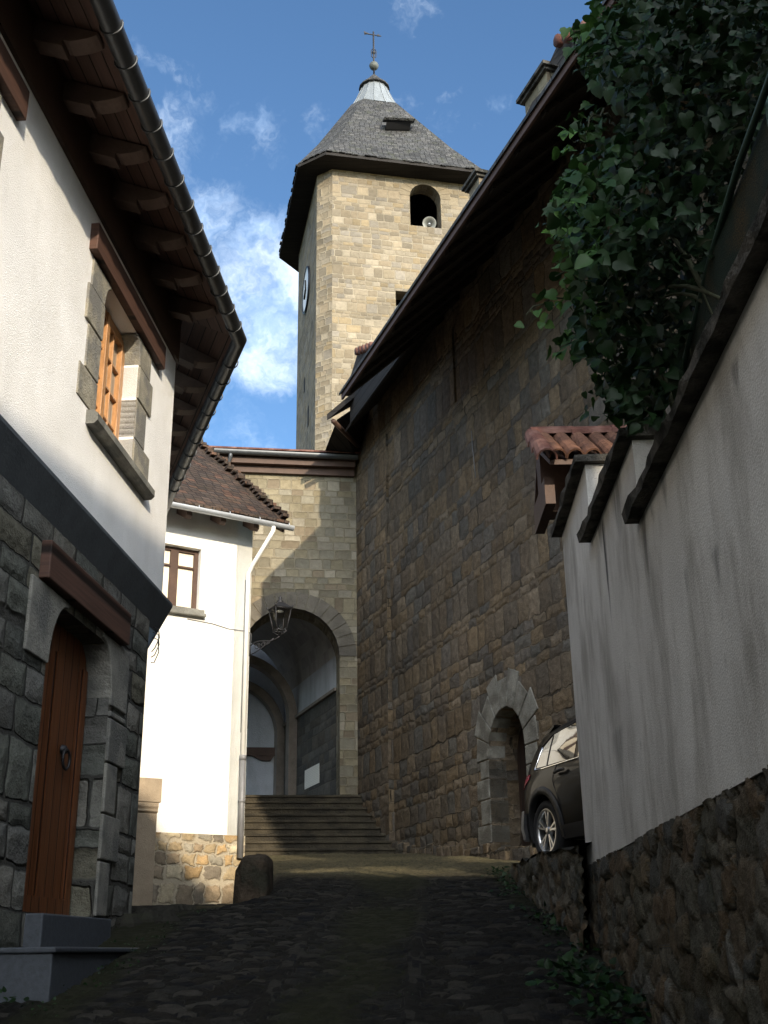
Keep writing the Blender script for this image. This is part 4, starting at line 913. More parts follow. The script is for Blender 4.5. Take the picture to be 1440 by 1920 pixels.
# deep eaves
DO, ZW, ZO = 1.9, 11.15, 9.10; slope = (ZW-ZO)/DO
sG = FC.sz(643, 750, DO)[0]
ZO = FC.sz(800, 518, DO)[1]; slope = (ZW-ZO)/DO
rp = lambda s_, o, dz=0.: FC.P(s_, o, ZW-slope*o+dz)
rb = MB(); S0r = -34
rb.hexa([rp(S0r, DO), rp(sG, DO), rp(sG, -.3), rp(S0r, -.3), rp(S0r, DO, .12), rp(sG, DO, .12), rp(sG, -.3, .2), rp(S0r, -.3, .2)]); rb.build('soffit', MT['blackwood'], ch)
rs = MB().hexa([rp(S0r, DO+.06, .125), rp(sG+.05, DO+.06, .125), rp(sG+.05, -5, .21), rp(S0r, -5, .21), rp(S0r, DO+.06, .18), rp(sG+.05, DO+.06, .18), rp(sG+.05, -5, .27), rp(S0r, -5, .27)])
roof_c = rs.build('roof', MT['slate'], ch)
MB().box(FC, S0r, sG, DO-.005, DO+.03, ZO-.03, ZO+.12).build('eave_board', MT['brownwood'], ch)
for s_ in np.arange(sG-.3, -22, -.75):
    MB().prism([rp(s_, DO-.06, -.002), rp(s_, DO-.06, -.10), rp(s_, .02, -.14), rp(s_, .02, -.002)], FC.d*.12).build('rafter', MT['blackwood'], ch)
# far bay: shallower eave with a kicked-out corner carried on a strut
tip = FC.hit(613, 788, 1.2); sT = float(FC.d.dot(tip-FC.p)); zT = tip[2]
fz = lambda o: zT+(1.2-o)*.85
fb_ = [FC.P(sG-.1, .78, fz(.78)), FC.P(sT-.45, .74, fz(.74)), FC.P(sT, 1.2, zT), FC.P(sT+.35, .2, fz(.2)), FC.P(sT+.2, -1.5, fz(-1.5)), FC.P(sG-.1, -1.5, fz(-1.5))]
n_ = 6; MB().add(fb_+[q+Z3*.14 for q in fb_], [tuple(range(6))[::-1], tuple(range(6, 12))]+[(k, (k+1) % 6, 6+(k+1) % 6, 6+k) for k in range(6)]).build('eave_corner', MT['darkboard'], ch)
wp = FC.hit(671, 836, .1)
MB().tube([np.array(tip)-Z3*.02+FC.d*-.05-FC.n*.12, wp], .055, 6).build('strut', MT['brownwood'], ch)
qa = FP.hit(605, 857, .02); qb = FC.P(sT+.1, .95, zT+.1); qc = FC.P(sT+.5, .0, fz(0)); qd = FP.P(pright-.3, .05, 10.4)
MB().prism([qb, qa, qd, qc], np.array([.03, .06, 0])).build('verge_board', MT['darkboard'], ch)
MB().box(FC, sG-.02, sT-.15, .68, .74, ZW-slope*.74-.05, fz(.74)+.05).build('fascia', MT['darkboard'], ch)
MB().hexa([FC.P(sG-.6, .72, ZW-slope*.74-.06), FC.P(sT+.25, .72, ZW-slope*.74-.06), FC.P(sT+.25, -.4, ZW+.4), FC.P(sG-.6, -.4, ZW+.4), FC.P(sG-.6, .72, ZW-slope*.74+.02), FC.P(sT+.25, .72, ZW-slope*.74+.02), FC.P(sT+.25, -.4, ZW+.6), FC.P(sG-.6, -.4, ZW+.6)]).build('soffit', MT['darkboard'], ch)
# chimneys behind the eave
def chimney(px_l, px_c, px_r, y_top, d, name='chimney'):
    a = FC.sz(px_c, y_top, d); b = FC.sz(px_l, y_top+60, d); zt_ = a[1]; sC = a[0]; wd_ = abs(b[0]-a[0])+.1
    z0_ = ZW-slope*d+.05
    zi_ = z0_+.22; zj_ = z0_+.22+slope*1.15
    k_ = MB().hexa([FC.P(sC, d, zi_), FC.P(sC+wd_, d, zi_), FC.P(sC+wd_, d-1.15, zj_), FC.P(sC, d-1.15, zj_), FC.P(sC, d, zt_-.10), FC.P(sC+wd_, d, zt_-.10), FC.P(sC+wd_, d-1.15, max(zt_-.10, zj_+.3)), FC.P(sC, d-1.15, max(zt_-.10, zj_+.3))]).build('chimney', MT['porch'], roof_c)
    MB().box(FC, sC-.04, sC+wd_+.05, d-.9, d+.05, zt_-.098, zt_-.055).box(FC, sC-.08, sC+wd_+.09, d-.95, d+.09, zt_-.053, zt_).build('chimney_cap', MT['coping'], k_)
    return k_
chimney(990, 1024, 1085, 122, 1.15); chimney(886, 897, 925, 322, 1.15)
# dormer with tiled verge further along, and low boarded cheeks
def cheek(pts, d, name, mat):
    MB().prism([FC.P(*FC.sz(px, py, d)[:1], d, FC.sz(px, py, d)[1]) for px, py in pts], -FC.n*.25).build(name, mat, roof_c)
ey = lambda x: 750-1.4225*(x-643)
cheek([(998, 191), (940, 317), (942, ey(942)), (1075, ey(1075)), (1060, 125)], 1.2, 'dormer_cheek', MT['blackwood'])
cheek([(1045, 84), (1030, 118), (1074, ey(1074)), (1088, ey(1088)), (1165, ey(1165)), (1165, 22)] if False else [(1045, 84), (1030, 118), (1074, 128), (1165, ey(1165)), (1163, 24)], 1.15, 'dormer_cheek', MT['blackwood'])
cheek([(670, 664), (646, 742), (704, ey(704)), (700, 652)], .80, 'dormer_cheek', MT['blackwood'])
for (pa_, pb_, d_) in (((1043, 82), (1165, 20), 1.17), ((669, 661), (702, 648), .82)):
    tl = MB(); A_, B_ = FC.hit(*pa_, d_), FC.hit(*pb_, d_); n_ = max(3, int(np.linalg.norm(B_-A_)/.22))
    for k in range(n_):
        p = A_+(B_-A_)*(k+.5)/n_; t_ = (B_-A_)/np.linalg.norm(B_-A_); tl.tube([p-FC.n*.3+Z3*.06, p+FC.n*.06], .085, 8)
    tl.build('verge_tile', MT['terra'], roof_c)

hc = MB(); hc.tube([FC.hit(x, y, .02) for x, y in ((884, 808), (886, 840), (889, 870), (892, 895))], .008, 5); hc.build('cable', MT['leadpipe'], ch)

# ================================================================== RIGHT GARDEN WALL
gw = thing('garden_wall', 'shaded white roughcast garden wall on rubble base with stepped copings', 'garden wall', FR.P(0, 0, 0))
# sections: (s0, s1, top)
secs = [(-9.2, -2.72, 2.06), (-2.72, -1.14, 2.52), (-1.14, .27, 3.07)]
TH = .27
ust = lambda y_: None
def uvx(p):   # u coordinate the auto-UV gives on the street face
    n = Vector(FR.n); t = Vector((-n.y, n.x, 0)); return float(Vector(p).dot(t))
stx = [(1131, 992, 1.05, .045, .85), (1122, 960, .5, .10, .7), (1150, 870, .9, .16, .55), (1205, 960, .75, .05, .6), (1245, 905, .3, .06, .5), (1382, 712, .16, .035, .5), (1346, 1060, .25, .04, .45), (1290, 1095, .2, .03, .3), (1160, 1390, .5, .14, .28)]
streaks = []
for (px, py, ln_, wd_, am_) in stx:
    h_ = FR.hit(px, py); streaks.append((uvx(h_), h_[2]+.05, ln_*.75, wd_*1.5, min(1, am_*1.1)))
MT['rightplaster'] = plaster('roughcast_grey_white', (.66, .65, .62), 95, .0022, (.30, .285, .255), .75, streaks, .35, .13)
for i, (s0, s1, zt_) in enumerate(secs):
    w_ = MB().box(FR, s0, s1, -TH, .0 if i else .003, .56, zt_)
    w_.build('plaster_wall', MT['rightplaster'], gw)
    cpm = MB(); L_ = s1-s0; nseg = max(6, int(L_/.12)); V = []
    cs = [s0-.05 if i else s0, s1+.04]
    A_ = np.linspace(cs[0], cs[1], nseg+1)
    for a in A_:
        j = lambda m_: rng2.uniform(-m_, m_); V += [FR.P(a, .075+j(.008), zt_+.002+j(.003)), FR.P(a, .08+j(.012), zt_+.055+j(.008)), FR.P(a, -TH-.07, zt_+.06+j(.008)), FR.P(a, -TH-.07, zt_+.002)]
    cpm.add(V, [(4*k+q, 4*k+(q+1) % 4, 4*k+4+(q+1) % 4, 4*k+4+q) for k in range(nseg) for q in range(4)]+[(0, 1, 2, 3), tuple(4*nseg+q for q in (3, 2, 1, 0))]); cpm.build('coping', MT['coping'], gw)
MB().box(FR, .27-TH, .27, -3.2, -TH-.001, .56, 2.45).build('plaster_wall', MT['rightplaster'], gw)       # return towards the gate
# rubble base with real relief
def rough_wall(fr, s0, s1, zfun0, z1, o, amp, step=.035, seed=1):
    ss_ = np.arange(s0, s1+1e-6, step); zz_ = np.arange(-1.6, z1+1e-6, step); zz_[-1] = z1
    S_, Zq = np.meshgrid(ss_, zz_); S0_, Z0_ = S_, Zq; S_ = S_+.10*(vnoise(S0_*5, Z0_*5, 21)-.5); Zq = Zq+.08*(vnoise(S0_*6, Z0_*6, 22)-.5)
    # irregular stones: voronoi in the wall plane
    pr = np.random.default_rng(seed); cwid, chei = .235, .14; f1 = np.full(S_.shape, 9.); f2 = f1.copy(); hgt = np.zeros(S_.shape)
    hs = lambda a, b, k: (np.sin(a*91.7+b*57.3+k*13.1+seed)*15731.743) % 1.0
    c0 = np.floor(S_/cwid).astype(int); r0 = np.floor(Zq/chei).astype(int)
    for dr_ in (-1, 0, 1):
        for dc in (-1, 0, 1):
            c = c0+dc; r = r0+dr_; px = (c+.5+.8*(hs(c, r, 1)-.5))*cwid; pz = (r+.5+.8*(hs(c, r, 2)-.5))*chei
            d = np.hypot((S_-px)/cwid, (Zq-pz)/chei); nr_ = d < f1; f2 = np.where(nr_, f1, np.minimum(f2, d)); f1 = np.where(nr_, d, f1); hgt = np.where(nr_, hs(c, r, 5), hgt)
    e = np.clip((f2-f1)/.17, 0, 1); e = e*e*(3-2*e)
    O = o+amp*(e*(.35+.65*hgt))+amp*.45*(vnoise(S_*11, Zq*13, seed)-.5)+amp*.25*(vnoise(S_*31, Zq*37, seed+1)-.5)
    tint = hgt
    V = (fr.p[None, None]+fr.d[None, None]*S0_[..., None]+fr.n[None, None]*O[..., None]+Z3[None, None]*Z0_[..., None]).reshape(-1, 3)
    ny, nx = S_.shape; idx = np.arange(ny*nx).reshape(ny, nx); F = np.stack([idx[:-1, :-1], idx[:-1, 1:], idx[1:, 1:], idx[1:, :-1]], -1).reshape(-1, 4)
    return V, F, hgt.ravel(), e.ravel()
def roughmat():
    m, t, b = newmat('rough_rubble'); at = t.n.new('ShaderNodeAttribute'); at.attribute_name = 'st'; a = t.sep(at.outputs['Color']); o = t.obj()
    c = t.ramp(t.m('FRACT', t.m('MULTIPLY', a[0], 7.31)), [(.078, .074, .058), (.098, .088, .066), (.062, .063, .056), (.108, .086, .055), (.074, .073, .066), (.084, .068, .047), (.108, .104, .09), (.095, .070, .045)])
    g = t.noise(o, 18, 6, .68); f = t.lin(g, .25, .75, .55, 1.45); c = t.mix(1., c, t.comb(f, f, f), 'MULTIPLY')
    c = t.mix(t.ss(a[1], .05, .45), (.022, .021, .017), c); c = t.mix(t.m('MULTIPLY', t.ss(t.noise(o, 2, 5), .5, .7), .5), c, (.032, .035, .02))
    t.l.new(c, b.inputs['Base Color']); b.inputs['Roughness'].default_value = .92; b.inputs['Specular IOR Level'].default_value = .15
    t.l.new(t.bump(t.m('ADD', g, t.m('MULTIPLY', t.noise(o, 70, 3), .4)), .02), b.inputs['Normal']); return m
MT['rough'] = roughmat()
MB().box(FR, .02, .29, -.7, .0, -1.6, .555).build('rubble_end', MT['boulder'], gw)
def rough_obj(name, data, mat, parent):
    V, F, h_, e_ = data; o = finish(name, V, [tuple(map(int, f)) for f in F], [True]*len(F), mat, parent, recalc=False)
    ca = o.data.color_attributes.new('st', 'FLOAT_COLOR', 'POINT'); C = np.stack([h_, e_, e_*0, e_*0+1], -1); ca.data.foreach_set('color', C.astype(np.float32).ravel()); return o
rough_obj('rubble_base', rough_wall(FR, -5.2, .30, None, .565, -.015, .035, .022, 3), MT['rough'], gw)
# low rubble revetment carrying the parking place
rw = thing('rubble_retaining_wall', 'low dark rubble wall holding up the parking place beside the lane', 'retaining wall', (1.4, 10, .2))
a_, b_2 = np.array([1.36, 8.12]), np.array([1.30, 12.35]); dd = b_2-a_
FW = Frame(tuple(a_), math.degrees(math.atan2(dd[0], dd[1])), -1)
data = rough_wall(FW, 0, float(np.linalg.norm(dd)), None, .86, .03, .05, .03, 8)
V_ = data[0]; sarr = (V_-FW.p)@FW.d; topz = np.interp(sarr, [0, 1.5, 3, 3.95], [.66, .74, .80, .82])+.07*(vnoise(sarr*4, sarr*0, 4)-.5)
V_[:, 2] = -1.6+(V_[:, 2]+1.6)*(topz+1.6)/(.86+1.6)
rough_obj('stone_face', data, MT['rough'], rw)
tm = MB(); ss_ = np.linspace(0, 3.95, 30)
tm.add([FW.P(a, .07, float(np.interp(a, [0, 1.5, 3, 3.95], [.66, .74, .80, .82]))+.07*(float(vnoise(np.array([a*4.]), np.array([0.]), 4)[0])-.5)) for a in ss_]+[FW.P(a, -.6, .80) for a in ss_], [(k, k+1, 31+k, 30+k) for k in range(29)]); tm.build('stone_top', MT['rough'], rw, recalc=False)
pk = MB().hexa([FW.P(-.2, -.3, -.5), FW.P(3.95, -.3, -.5), FW.P(3.95, -2.6, -.5), FW.P(-.2, -2.6, -.5), FW.P(-.2, -.3, .78), FW.P(3.95, -.3, .83), FW.P(3.95, -2.6, .83), FW.P(-.2, -2.6, .78)]).build('pavement', MT['step'], None); tag(pk, None, None, None, 'structure')

# tiled gate roof at the end of the wall
gr = thing('tiled_gate_roof', 'little terracotta tiled roof over the gate at the end of the garden wall', 'gate roof', (1.5, 8.7, 3.2))
GF = Frame((1.30, 8.75), 90)      # along +x, outward = towards viewer (-y)
zr = 4.03; ez = 3.60; gl_ = 1.6
def shell(mb, p0, p1, r0, r1, th=.014, seg=8):
    p0, p1 = np.array(p0), np.array(p1); t_ = (p1-p0)/np.linalg.norm(p1-p0); sd = np.cross(t_, Z3); sd /= np.linalg.norm(sd); up_ = np.cross(sd, t_); V = []
    for p, r in ((p0, r0), (p1, r1)):
        for rr_ in (r, r-th): V += [p+sd*rr_*math.cos(a)+up_*rr_*math.sin(a) for a in np.linspace(-.1, math.pi+.1, seg)]
    n = seg; F = []
    for k in range(n-1): F += [(k, k+1, 2*n+k+1, 2*n+k), (n+k, 3*n+k, 3*n+k+1, n+k+1), (k, n+k, n+k+1, k+1), (2*n+k, 2*n+k+1, 3*n+k+1, 3*n+k)]
    F += [(0, 2*n, 3*n, n), (n-1, 2*n-1, 4*n-1, 3*n-1)]; mb.add(V, F)
MB().hexa([GF.P(.0, .62, ez-.06), GF.P(gl_, .62, ez-.06), GF.P(gl_, 0, zr-.10), GF.P(0, 0, zr-.10), GF.P(.0, .62, ez-.02), GF.P(gl_, .62, ez-.02), GF.P(gl_, 0, zr-.05), GF.P(0, 0, zr-.05)]).hexa([GF.P(.0, -.42, ez-.06), GF.P(gl_, -.42, ez-.06), GF.P(gl_, 0, zr-.10), GF.P(0, 0, zr-.10), GF.P(.0, -.42, ez-.02), GF.P(gl_, -.42, ez-.02), GF.P(gl_, 0, zr-.05), GF.P(0, 0, zr-.05)]).build('board', MT['brownwood'], gr)
tls = MB()
for k in range(11):
    s_ = .05+k*.145; j = rng2.uniform(-.02, .02)
    for (u0, u1) in ((0, .36), (.33, .7), (.66, 1.05)):
        p0 = GF.P(s_+j, .62*(u1), zr-(zr-ez)*u1-.0); p1 = GF.P(s_, .62*u0, zr-(zr-ez)*u0+.03); shell(tls, p0+Z3*rng2.uniform(-.008, .008), p1, .074, .060)
tls.build('tile', MT['terraorange'], gr)
rdg = MB()
for k in range(5): shell(rdg, GF.P(-.05+k*.34, 0, zr+.03+rng2.uniform(-.012, .012)), GF.P(.31+k*.34, 0, zr+.045), .095, .082)
rdg.build('ridge_tile', MT['terra'], gr)
vg = MB()
for u0, u1 in ((0, .4), (.36, .74), (.70, 1.12)): shell(vg, GF.P(-.03, .62*u1, zr-(zr-ez)*u1+.01), GF.P(-.03, .62*u0, zr-(zr-ez)*u0+.05), .085, .07)
vg.build('verge_tile', MT['terra'], gr)
MB().box(GF, -.02, .06, -.3, .40, ez-.30, ez-.07).box(GF, .0, gl_, -.10, .10, ez-.25, ez+.3).build('beam', MT['brownwood'], gr)

# shade net fence above the wall
nf = thing('shade_net_fence', 'dark green shade net on poles above the garden wall behind the ivy', 'net fence', FR.P(-3.5, -.1, 2.1))
ntp = [(-9, 2.95), (-6.2, 2.90), (-5.49, 2.78), (-4.7, 2.74), (-4.2, 2.66), (-3.6, 2.50), (-3.38, 2.32)]
nm = MB(); nm.add([FR.P(a, -.10+.02*math.sin(a*7), z) for a, z in ntp]+[FR.P(a, -.10+.02*math.cos(a*5), 2.05) for a, z in ntp], [(k, k+1, 7+k+1, 7+k) for k in range(6)]); nm.build('net', MT['net'], nf, recalc=False)
MB().tube([FR.P(a, -.09, z) for a, z in ntp], .014, 6).build('top_rail', MT['greenpole'], nf)
for a, z in ((-3.38, 2.34), (-5.0, 2.78)): MB().tube([FR.P(a, -.12, 1.9), FR.P(a, -.12, z)], .018, 6).build('pole', MT['greenpole'], nf)

# ================================================================== IVY
iv = thing('ivy', 'dark green ivy hanging over the top of the garden wall', 'ivy', FR.P(-3, -.1, 2.1))
LV, LF, LT = [], [], []
leafshape = [(0, 0), (-.20, -.10), (-.46, .06), (-.50, .30), (-.34, .44), (-.30, .66), (-.10, .80), (0, 1.05), (.10, .80), (.30, .66), (.34, .44), (.50, .30), (.46, .06), (.20, -.10)]
oval = [(0, 0), (-.30, .02), (-.44, .25), (-.40, .5), (-.22, .8), (0, 1.02), (.22, .8), (.40, .5), (.44, .25), (.30, .02)]
def leaf(p, d, nrm, size, tint):
    d = d/np.linalg.norm(d); nrm = nrm-d*nrm.dot(d); nrm /= np.linalg.norm(nrm); sd = np.cross(d, nrm); k = len(LV); shp = leafshape if random.random() < .6 else oval; n_ = len(shp)
    crv = random.uniform(.1, .35)
    LV.append(tuple(p+d*size*.35-nrm*size*.0))
    for (a, b) in shp: LV.append(tuple(p+sd*a*size+d*b*size+nrm*size*(abs(a)*.28-crv*b*b)))
    for i in range(n_): LF.append((k, k+1+i, k+1+(i+1) % n_))
    LT.extend([tint]*(n_+1))
ipoly = [(1150, -60), (1165, 0), (1085, 62), (1092, 130), (1180, 215), (1120, 300), (1050, 330), (1030, 420), (1085, 480), (1075, 560), (1090, 640), (1120, 690), (1150, 770), (1200, 800), (1250, 775), (1282, 640), (1372, 350), (1470, 150), (1500, 120), (1500, -60)]
def inpoly(x, y, P):
    c = False; j = len(P)-1
    for i in range(len(P)):
        if (P[i][1] > y) != (P[j][1] > y) and x < (P[j][0]-P[i][0])*(y-P[i][1])/(P[j][1]-P[i][1])+P[i][0]: c = not c
        j = i
    return c
def rleaf(p, light):
    d = np.array([random.gauss(-.25, .6), random.gauss(-.35, .5), random.gauss(-.55, .45)]); nr_ = np.array([random.gauss(-.3, .5), random.gauss(-.5, .5), random.gauss(.55, .5)])
    leaf(p, d, nr_, random.choice((random.uniform(.03, .06), random.uniform(.05, .095), random.uniform(.05, .095))), min(1, max(0, light+random.gauss(0, .14))))
cnt = 0
while cnt < 4900:
    x, y = random.uniform(1020, 1500), random.uniform(-60, 810)
    if not inpoly(x, y, ipoly): continue
    yy = random.uniform(3.9, 5.5)+(.4 if y > 500 else 0); p = atY(x, y, yy); cnt += 1
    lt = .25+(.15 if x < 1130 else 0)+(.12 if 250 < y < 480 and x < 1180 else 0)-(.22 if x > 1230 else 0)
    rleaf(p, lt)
sprays = [((1160, 560), (980, 592), 5.0), ((1140, 470), (1022, 425), 5.0), ((1130, 330), (1068, 268), 5.0), ((1170, 420), (1040, 470), 5.2), ((1150, 640), (1062, 652), 5.2), ((1180, 700), (1118, 722), 5.3), ((1190, 740), (1140, 800), 5.3), ((1120, 150), (1078, 60), 4.8), ((1180, 60), (1135, -10), 4.6), ((1160, 500), (1045, 520), 4.9), ((1180, 360), (1090, 380), 5.1), ((1150, 230), (1100, 250), 4.7), ((1200, 620), (1085, 600), 4.8), ((1250, 450), (1120, 560), 4.6), ((1300, 250), (1190, 330), 4.5), ((1350, 120), (1230, 200), 4.3), ((1190, 690), (1160, 690), 5.2)]
for (a, b, yy) in sprays:
    P0, P1 = atY(*a, yy+.3), atY(*b, yy-.1); n_ = 11; pts = []
    for k in range(n_):
        t = k/(n_-1); q = P0+(P1-P0)*t+Z3*(.10*math.sin(t*math.pi))+np.array([random.gauss(0, .012) for _ in range(3)]); pts.append(q)
    MB().tube(pts, list(np.linspace(.009, .003, n_)), 5).build('stem', MT['stem'], iv)
    for k in range(2, n_):
        for _ in range(3 if k > 4 else 4):
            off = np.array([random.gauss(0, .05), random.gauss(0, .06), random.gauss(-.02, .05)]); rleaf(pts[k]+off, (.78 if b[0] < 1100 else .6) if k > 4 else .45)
for k in range(7):
    a = FR.P(random.uniform(-4.8, -2.9), -.12, 2.05); b = atY(random.uniform(1130, 1260), random.uniform(200, 600), random.uniform(4.3, 5.3)); c = (a+b)/2+np.array([.1, 0, .3])
    MB().tube([a*(1-t)**2+c*2*t*(1-t)+b*t*t for t in np.linspace(0, 1, 9)], list(np.linspace(.016, .006, 9)), 5).build('stem', MT['stem'], iv)
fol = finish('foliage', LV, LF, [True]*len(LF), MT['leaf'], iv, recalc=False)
ca = fol.data.color_attributes.new('tint', 'FLOAT_COLOR', 'POINT'); T_ = np.array(LT); ca.data.foreach_set('color', np.stack([T_, T_, T_, T_*0+1], -1).astype(np.float32).ravel())

# weeds along the lane edges
LV, LF, LT = [], [], []
def tuft(x, y, n_, h, sp):
    z = float(zg(x, y))
    for _ in range(n_):
        p = np.array([x+random.gauss(0, sp), y+random.gauss(0, sp), 0]); p[2] = float(zg(p[0], p[1]))+.01
        d = np.array([random.gauss(0, .5), random.gauss(0, .5), random.uniform(.4, 1.2)]); hh = h*random.uniform(.5, 1.2); d = d/np.linalg.norm(d)
        q = p+d*hh*.6
        leaf(q, d+np.array([0, 0, -.5]), np.array([random.gauss(0, .3), -.4, 1.]), hh*random.uniform(.22, .4), random.uniform(.05, .5))
for k in range(42):
    y = random.uniform(6.2, 12.3); tuft(1.24-.02*(y-8)+random.gauss(0, .05), y, random.randint(4, 12), .12, .06)
for k in range(10): tuft(1.16+random.gauss(0, .07), random.uniform(6.2, 7.4), 22, .20, .10)
for k in range(40):
    y = random.uniform(6.4, 10.5); tuft(float(FL.P(y, 0, 0)[0])+.55+random.gauss(0, .07), y, random.randint(2, 7), .06, .06)
for px, py, n_, h in ((930, 1650, 26, .16), (945, 1645, 20, .14), (415, 1690, 14, .09), (380, 1700, 8, .06), (330, 1708, 6, .05), (200, 1830, 8, .06), (235, 1780, 10, .06), (10, 1900, 18, .12), (430, 1640, 12, .08), (660, 1830, 6, .04), (740, 1870, 6, .04)):
    g_ = gpt(px, py); tuft(g_[0], g_[1], n_, h, .07)
wd = finish('weeds', LV, LF, [True]*len(LF), MT['leaf'], None, recalc=False); tag(wd, 'small green weeds along the lane edges', 'weeds', None, 'stuff')
ca = wd.data.color_attributes.new('tint', 'FLOAT_COLOR', 'POINT'); T_ = np.array(LT); ca.data.foreach_set('color', np.stack([T_, T_, T_, T_*0+1], -1).astype(np.float32).ravel())

# boulder at the lane edge
bo = MB(); bc = np.array([-1.33, 11.65, .42]); NU, NVv = 26, 14; V = []
for j in range(NVv+1):
    for i in range(NU):
        th = 2*math.pi*i/NU; ph = math.pi*j/NVv; sgn = lambda v, e: math.copysign(abs(v)**e, v)
        x = .17*sgn(math.cos(th), .5)*sgn(math.sin(ph), .45); y = .34*sgn(math.sin(th), .5)*sgn(math.sin(ph), .45); z = .50*sgn(math.cos(ph), .45)
        nz = float(vnoise(np.array([th*2.2]), np.array([ph*2.6]), 2)[0])-.5; nz2 = float(vnoise(np.array([th*6.]), np.array([ph*7.]), 3)[0])-.5; k = 1+.18*nz+.10*nz2
        V.append(bc+np.array([x*k+(.04*z), y*k, z*(1+.10*nz)+.05*x]))
bo.add(V, [(j*NU+i, j*NU+(i+1) % NU, (j+1)*NU+(i+1) % NU, (j+1)*NU+i) for j in range(NVv) for i in range(NU)], True)
b_ob = bo.build('boulder', MT['boulder'], None); tag(b_ob, 'dark upright boulder edging the lane below the white house', 'boulder')
# rough rubble footing by the left house corner
ft = MB()
for k in range(16):
    s_ = 9.9+random.uniform(0, .9); o_ = random.uniform(.02, .42); r_ = random.uniform(.05, .12); c = FL.P(s_, o_, 0); c[2] = float(zg(c[0], c[1]))+.01
    ft.lathe(c, Z3, [(r_*1.2, -.06), (r_*1.1, .02), (r_*.7, .05+.02*random.random()), (0, .06)], 7, False)
ft.build('footing_stone', MT['rough'], lh)

# ================================================================== CAR
car = thing('parked_car', 'black hatchback suv parked against the church wall behind the garden wall', 'car', (0, 0, 0))
cf = -FC.d; cside = FC.n                                 # forward, visible side
wheelp = np.array([0., 0, 0]); r_ = ray(1020, 1580); wheelp = r_*(12.0/r_[1])
zc0 = .835; HW = .81
RW = .60                                                 # rear axle from the tail
origin = np.array([wheelp[0], wheelp[1], zc0])-cf*RW-cside*(HW-.02); car.location = Vector(origin)
def K(x, y, z): return origin+cf*x+cside*y+Z3*z
RL = [(0.0, .80), (.04, .93), (.10, 1.02), (.30, 1.26), (.42, 1.36), (.60, 1.405), (1.0, 1.44), (1.6, 1.455), (2.1, 1.42), (2.5, 1.28), (2.95, 1.00), (3.3, .95), (3.7, .88), (3.9, .74), (3.95, .55)]
roofz = lambda x: float(np.interp(x, [a for a, _ in RL], [b for _, b in RL]))
tap = lambda x: float(np.interp(x, [0, .05, .15, .4, .9, 2.2, 3.2, 3.7, 3.95], [.80, .875, .93, .975, 1, 1, .97, .9, .72]))
def yside(x, z):
    y = float(np.interp(z, [.20, .32, .5, .66, .80, .89, .93, 1.12, 1.30, 1.40, 1.46], [.745, .785, .80, .81, .805, .775, .755, .70, .635, .56, .45])); return y*tap(x)
xs = [0, .02, .05, .1, .16, .24, .32, .42, .55, .7, .85, 1.0, 1.2, 1.45, 1.7, 1.95, 2.2, 2.45, 2.7, 2.95, 3.2, 3.45, 3.65, 3.8, 3.9, 3.95]
body = MB(); V = []; NC = 22
for x in xs:
    zr_ = roofz(x); zs_ = [.20+(zr_-.06-.20)*((i/13)) for i in range(14)]; ring_ = [(yside(x, z), z) for z in zs_]
    ye = ring_[-1][0]
    ring_ += [(ye*.93, zr_-.028), (ye*.8, zr_-.010), (ye*.5, zr_), (0, zr_+.004)]
    half = ring_; full = [(0, .20)]+half+[(-y, z) for y, z in half[-2::-1]]
    V += [K(x, y, z) for y, z in full]
nr_ = len(full)
body.add(V, [(i*nr_+k, i*nr_+(k+1) % nr_, (i+1)*nr_+(k+1) % nr_, (i+1)*nr_+k) for i in range(len(xs)-1) for k in range(nr_)]+[tuple(range(nr_)), tuple((len(xs)-1)*nr_+k for k in range(nr_))], True)
cb_o = body.build('body', MT['paint'], car)
# wheel wells cut out of the body
AX = (RW, RW+2.38)
cut = MB()
for x in AX:
    for sg_ in (1, -1): cut.lathe(K(x, sg_*.48, .315), cside*sg_, [(0, 0), (.375, 0), (.375, .5), (0, .5)], 36, False)
co = cut.build('wheel_cut', MT['black'], None)
md = cb_o.modifiers.new('wells', 'BOOLEAN'); md.operation = 'DIFFERENCE'; md.object = co; md.solver = 'EXACT'
bpy.context.view_layer.update()
me2 = bpy.data.meshes.new_from_object(cb_o.evaluated_get(bpy.context.evaluated_depsgraph_get())); cb_o.modifiers.clear(); old = cb_o.data; cb_o.data = me2; bpy.data.objects.remove(co); me2.materials.clear(); me2.materials.append(MT['paint'])
MB().hexa([K(.25, -.6, .22), K(3.7, -.6, .22), K(3.7, .6, .22), K(.25, .6, .22), K(.25, -.6, .6), K(3.7, -.6, .6), K(3.7, .6, .6), K(.25, .6, .6)]).build('underbody', MT['black'], car)
def sidepatch(pts, off, nsub=6, sg_=1):
    """polygon in (x,z) laid on the side surface, pushed out by off"""
    bm = bmesh.new(); vs_ = [bm.verts.new((x, z, 0)) for x, z in pts]; bm.faces.new(vs_); bmesh.ops.triangulate(bm, faces=bm.faces[:])
    bmesh.ops.subdivide_edges(bm, edges=bm.edges[:], cuts=nsub, use_grid_fill=True); bm.verts.index_update()
    mb = MB(); mb.add([K(v.co.x, sg_*(yside(v.co.x, v.co.y)+off), v.co.y) for v in bm.verts], [tuple(v.index for v in f.verts) for f in bm.faces], True); bm.free(); return mb
g1_ = [(.40, .975), (.47, 1.17), (.66, 1.27), (.66, .965)]; g2_ = [(.70, .965), (.70, 1.285), (1.28, 1.345), (1.28, .95)]; g3_ = [(1.36, .95), (1.36, 1.35), (1.95, 1.33), (2.42, 1.02), (2.42, .94)]
for g_ in (g1_, g2_, g3_): sidepatch(g_, .004).build('side_window', MT['carglass'], car)
ch_ = MB()
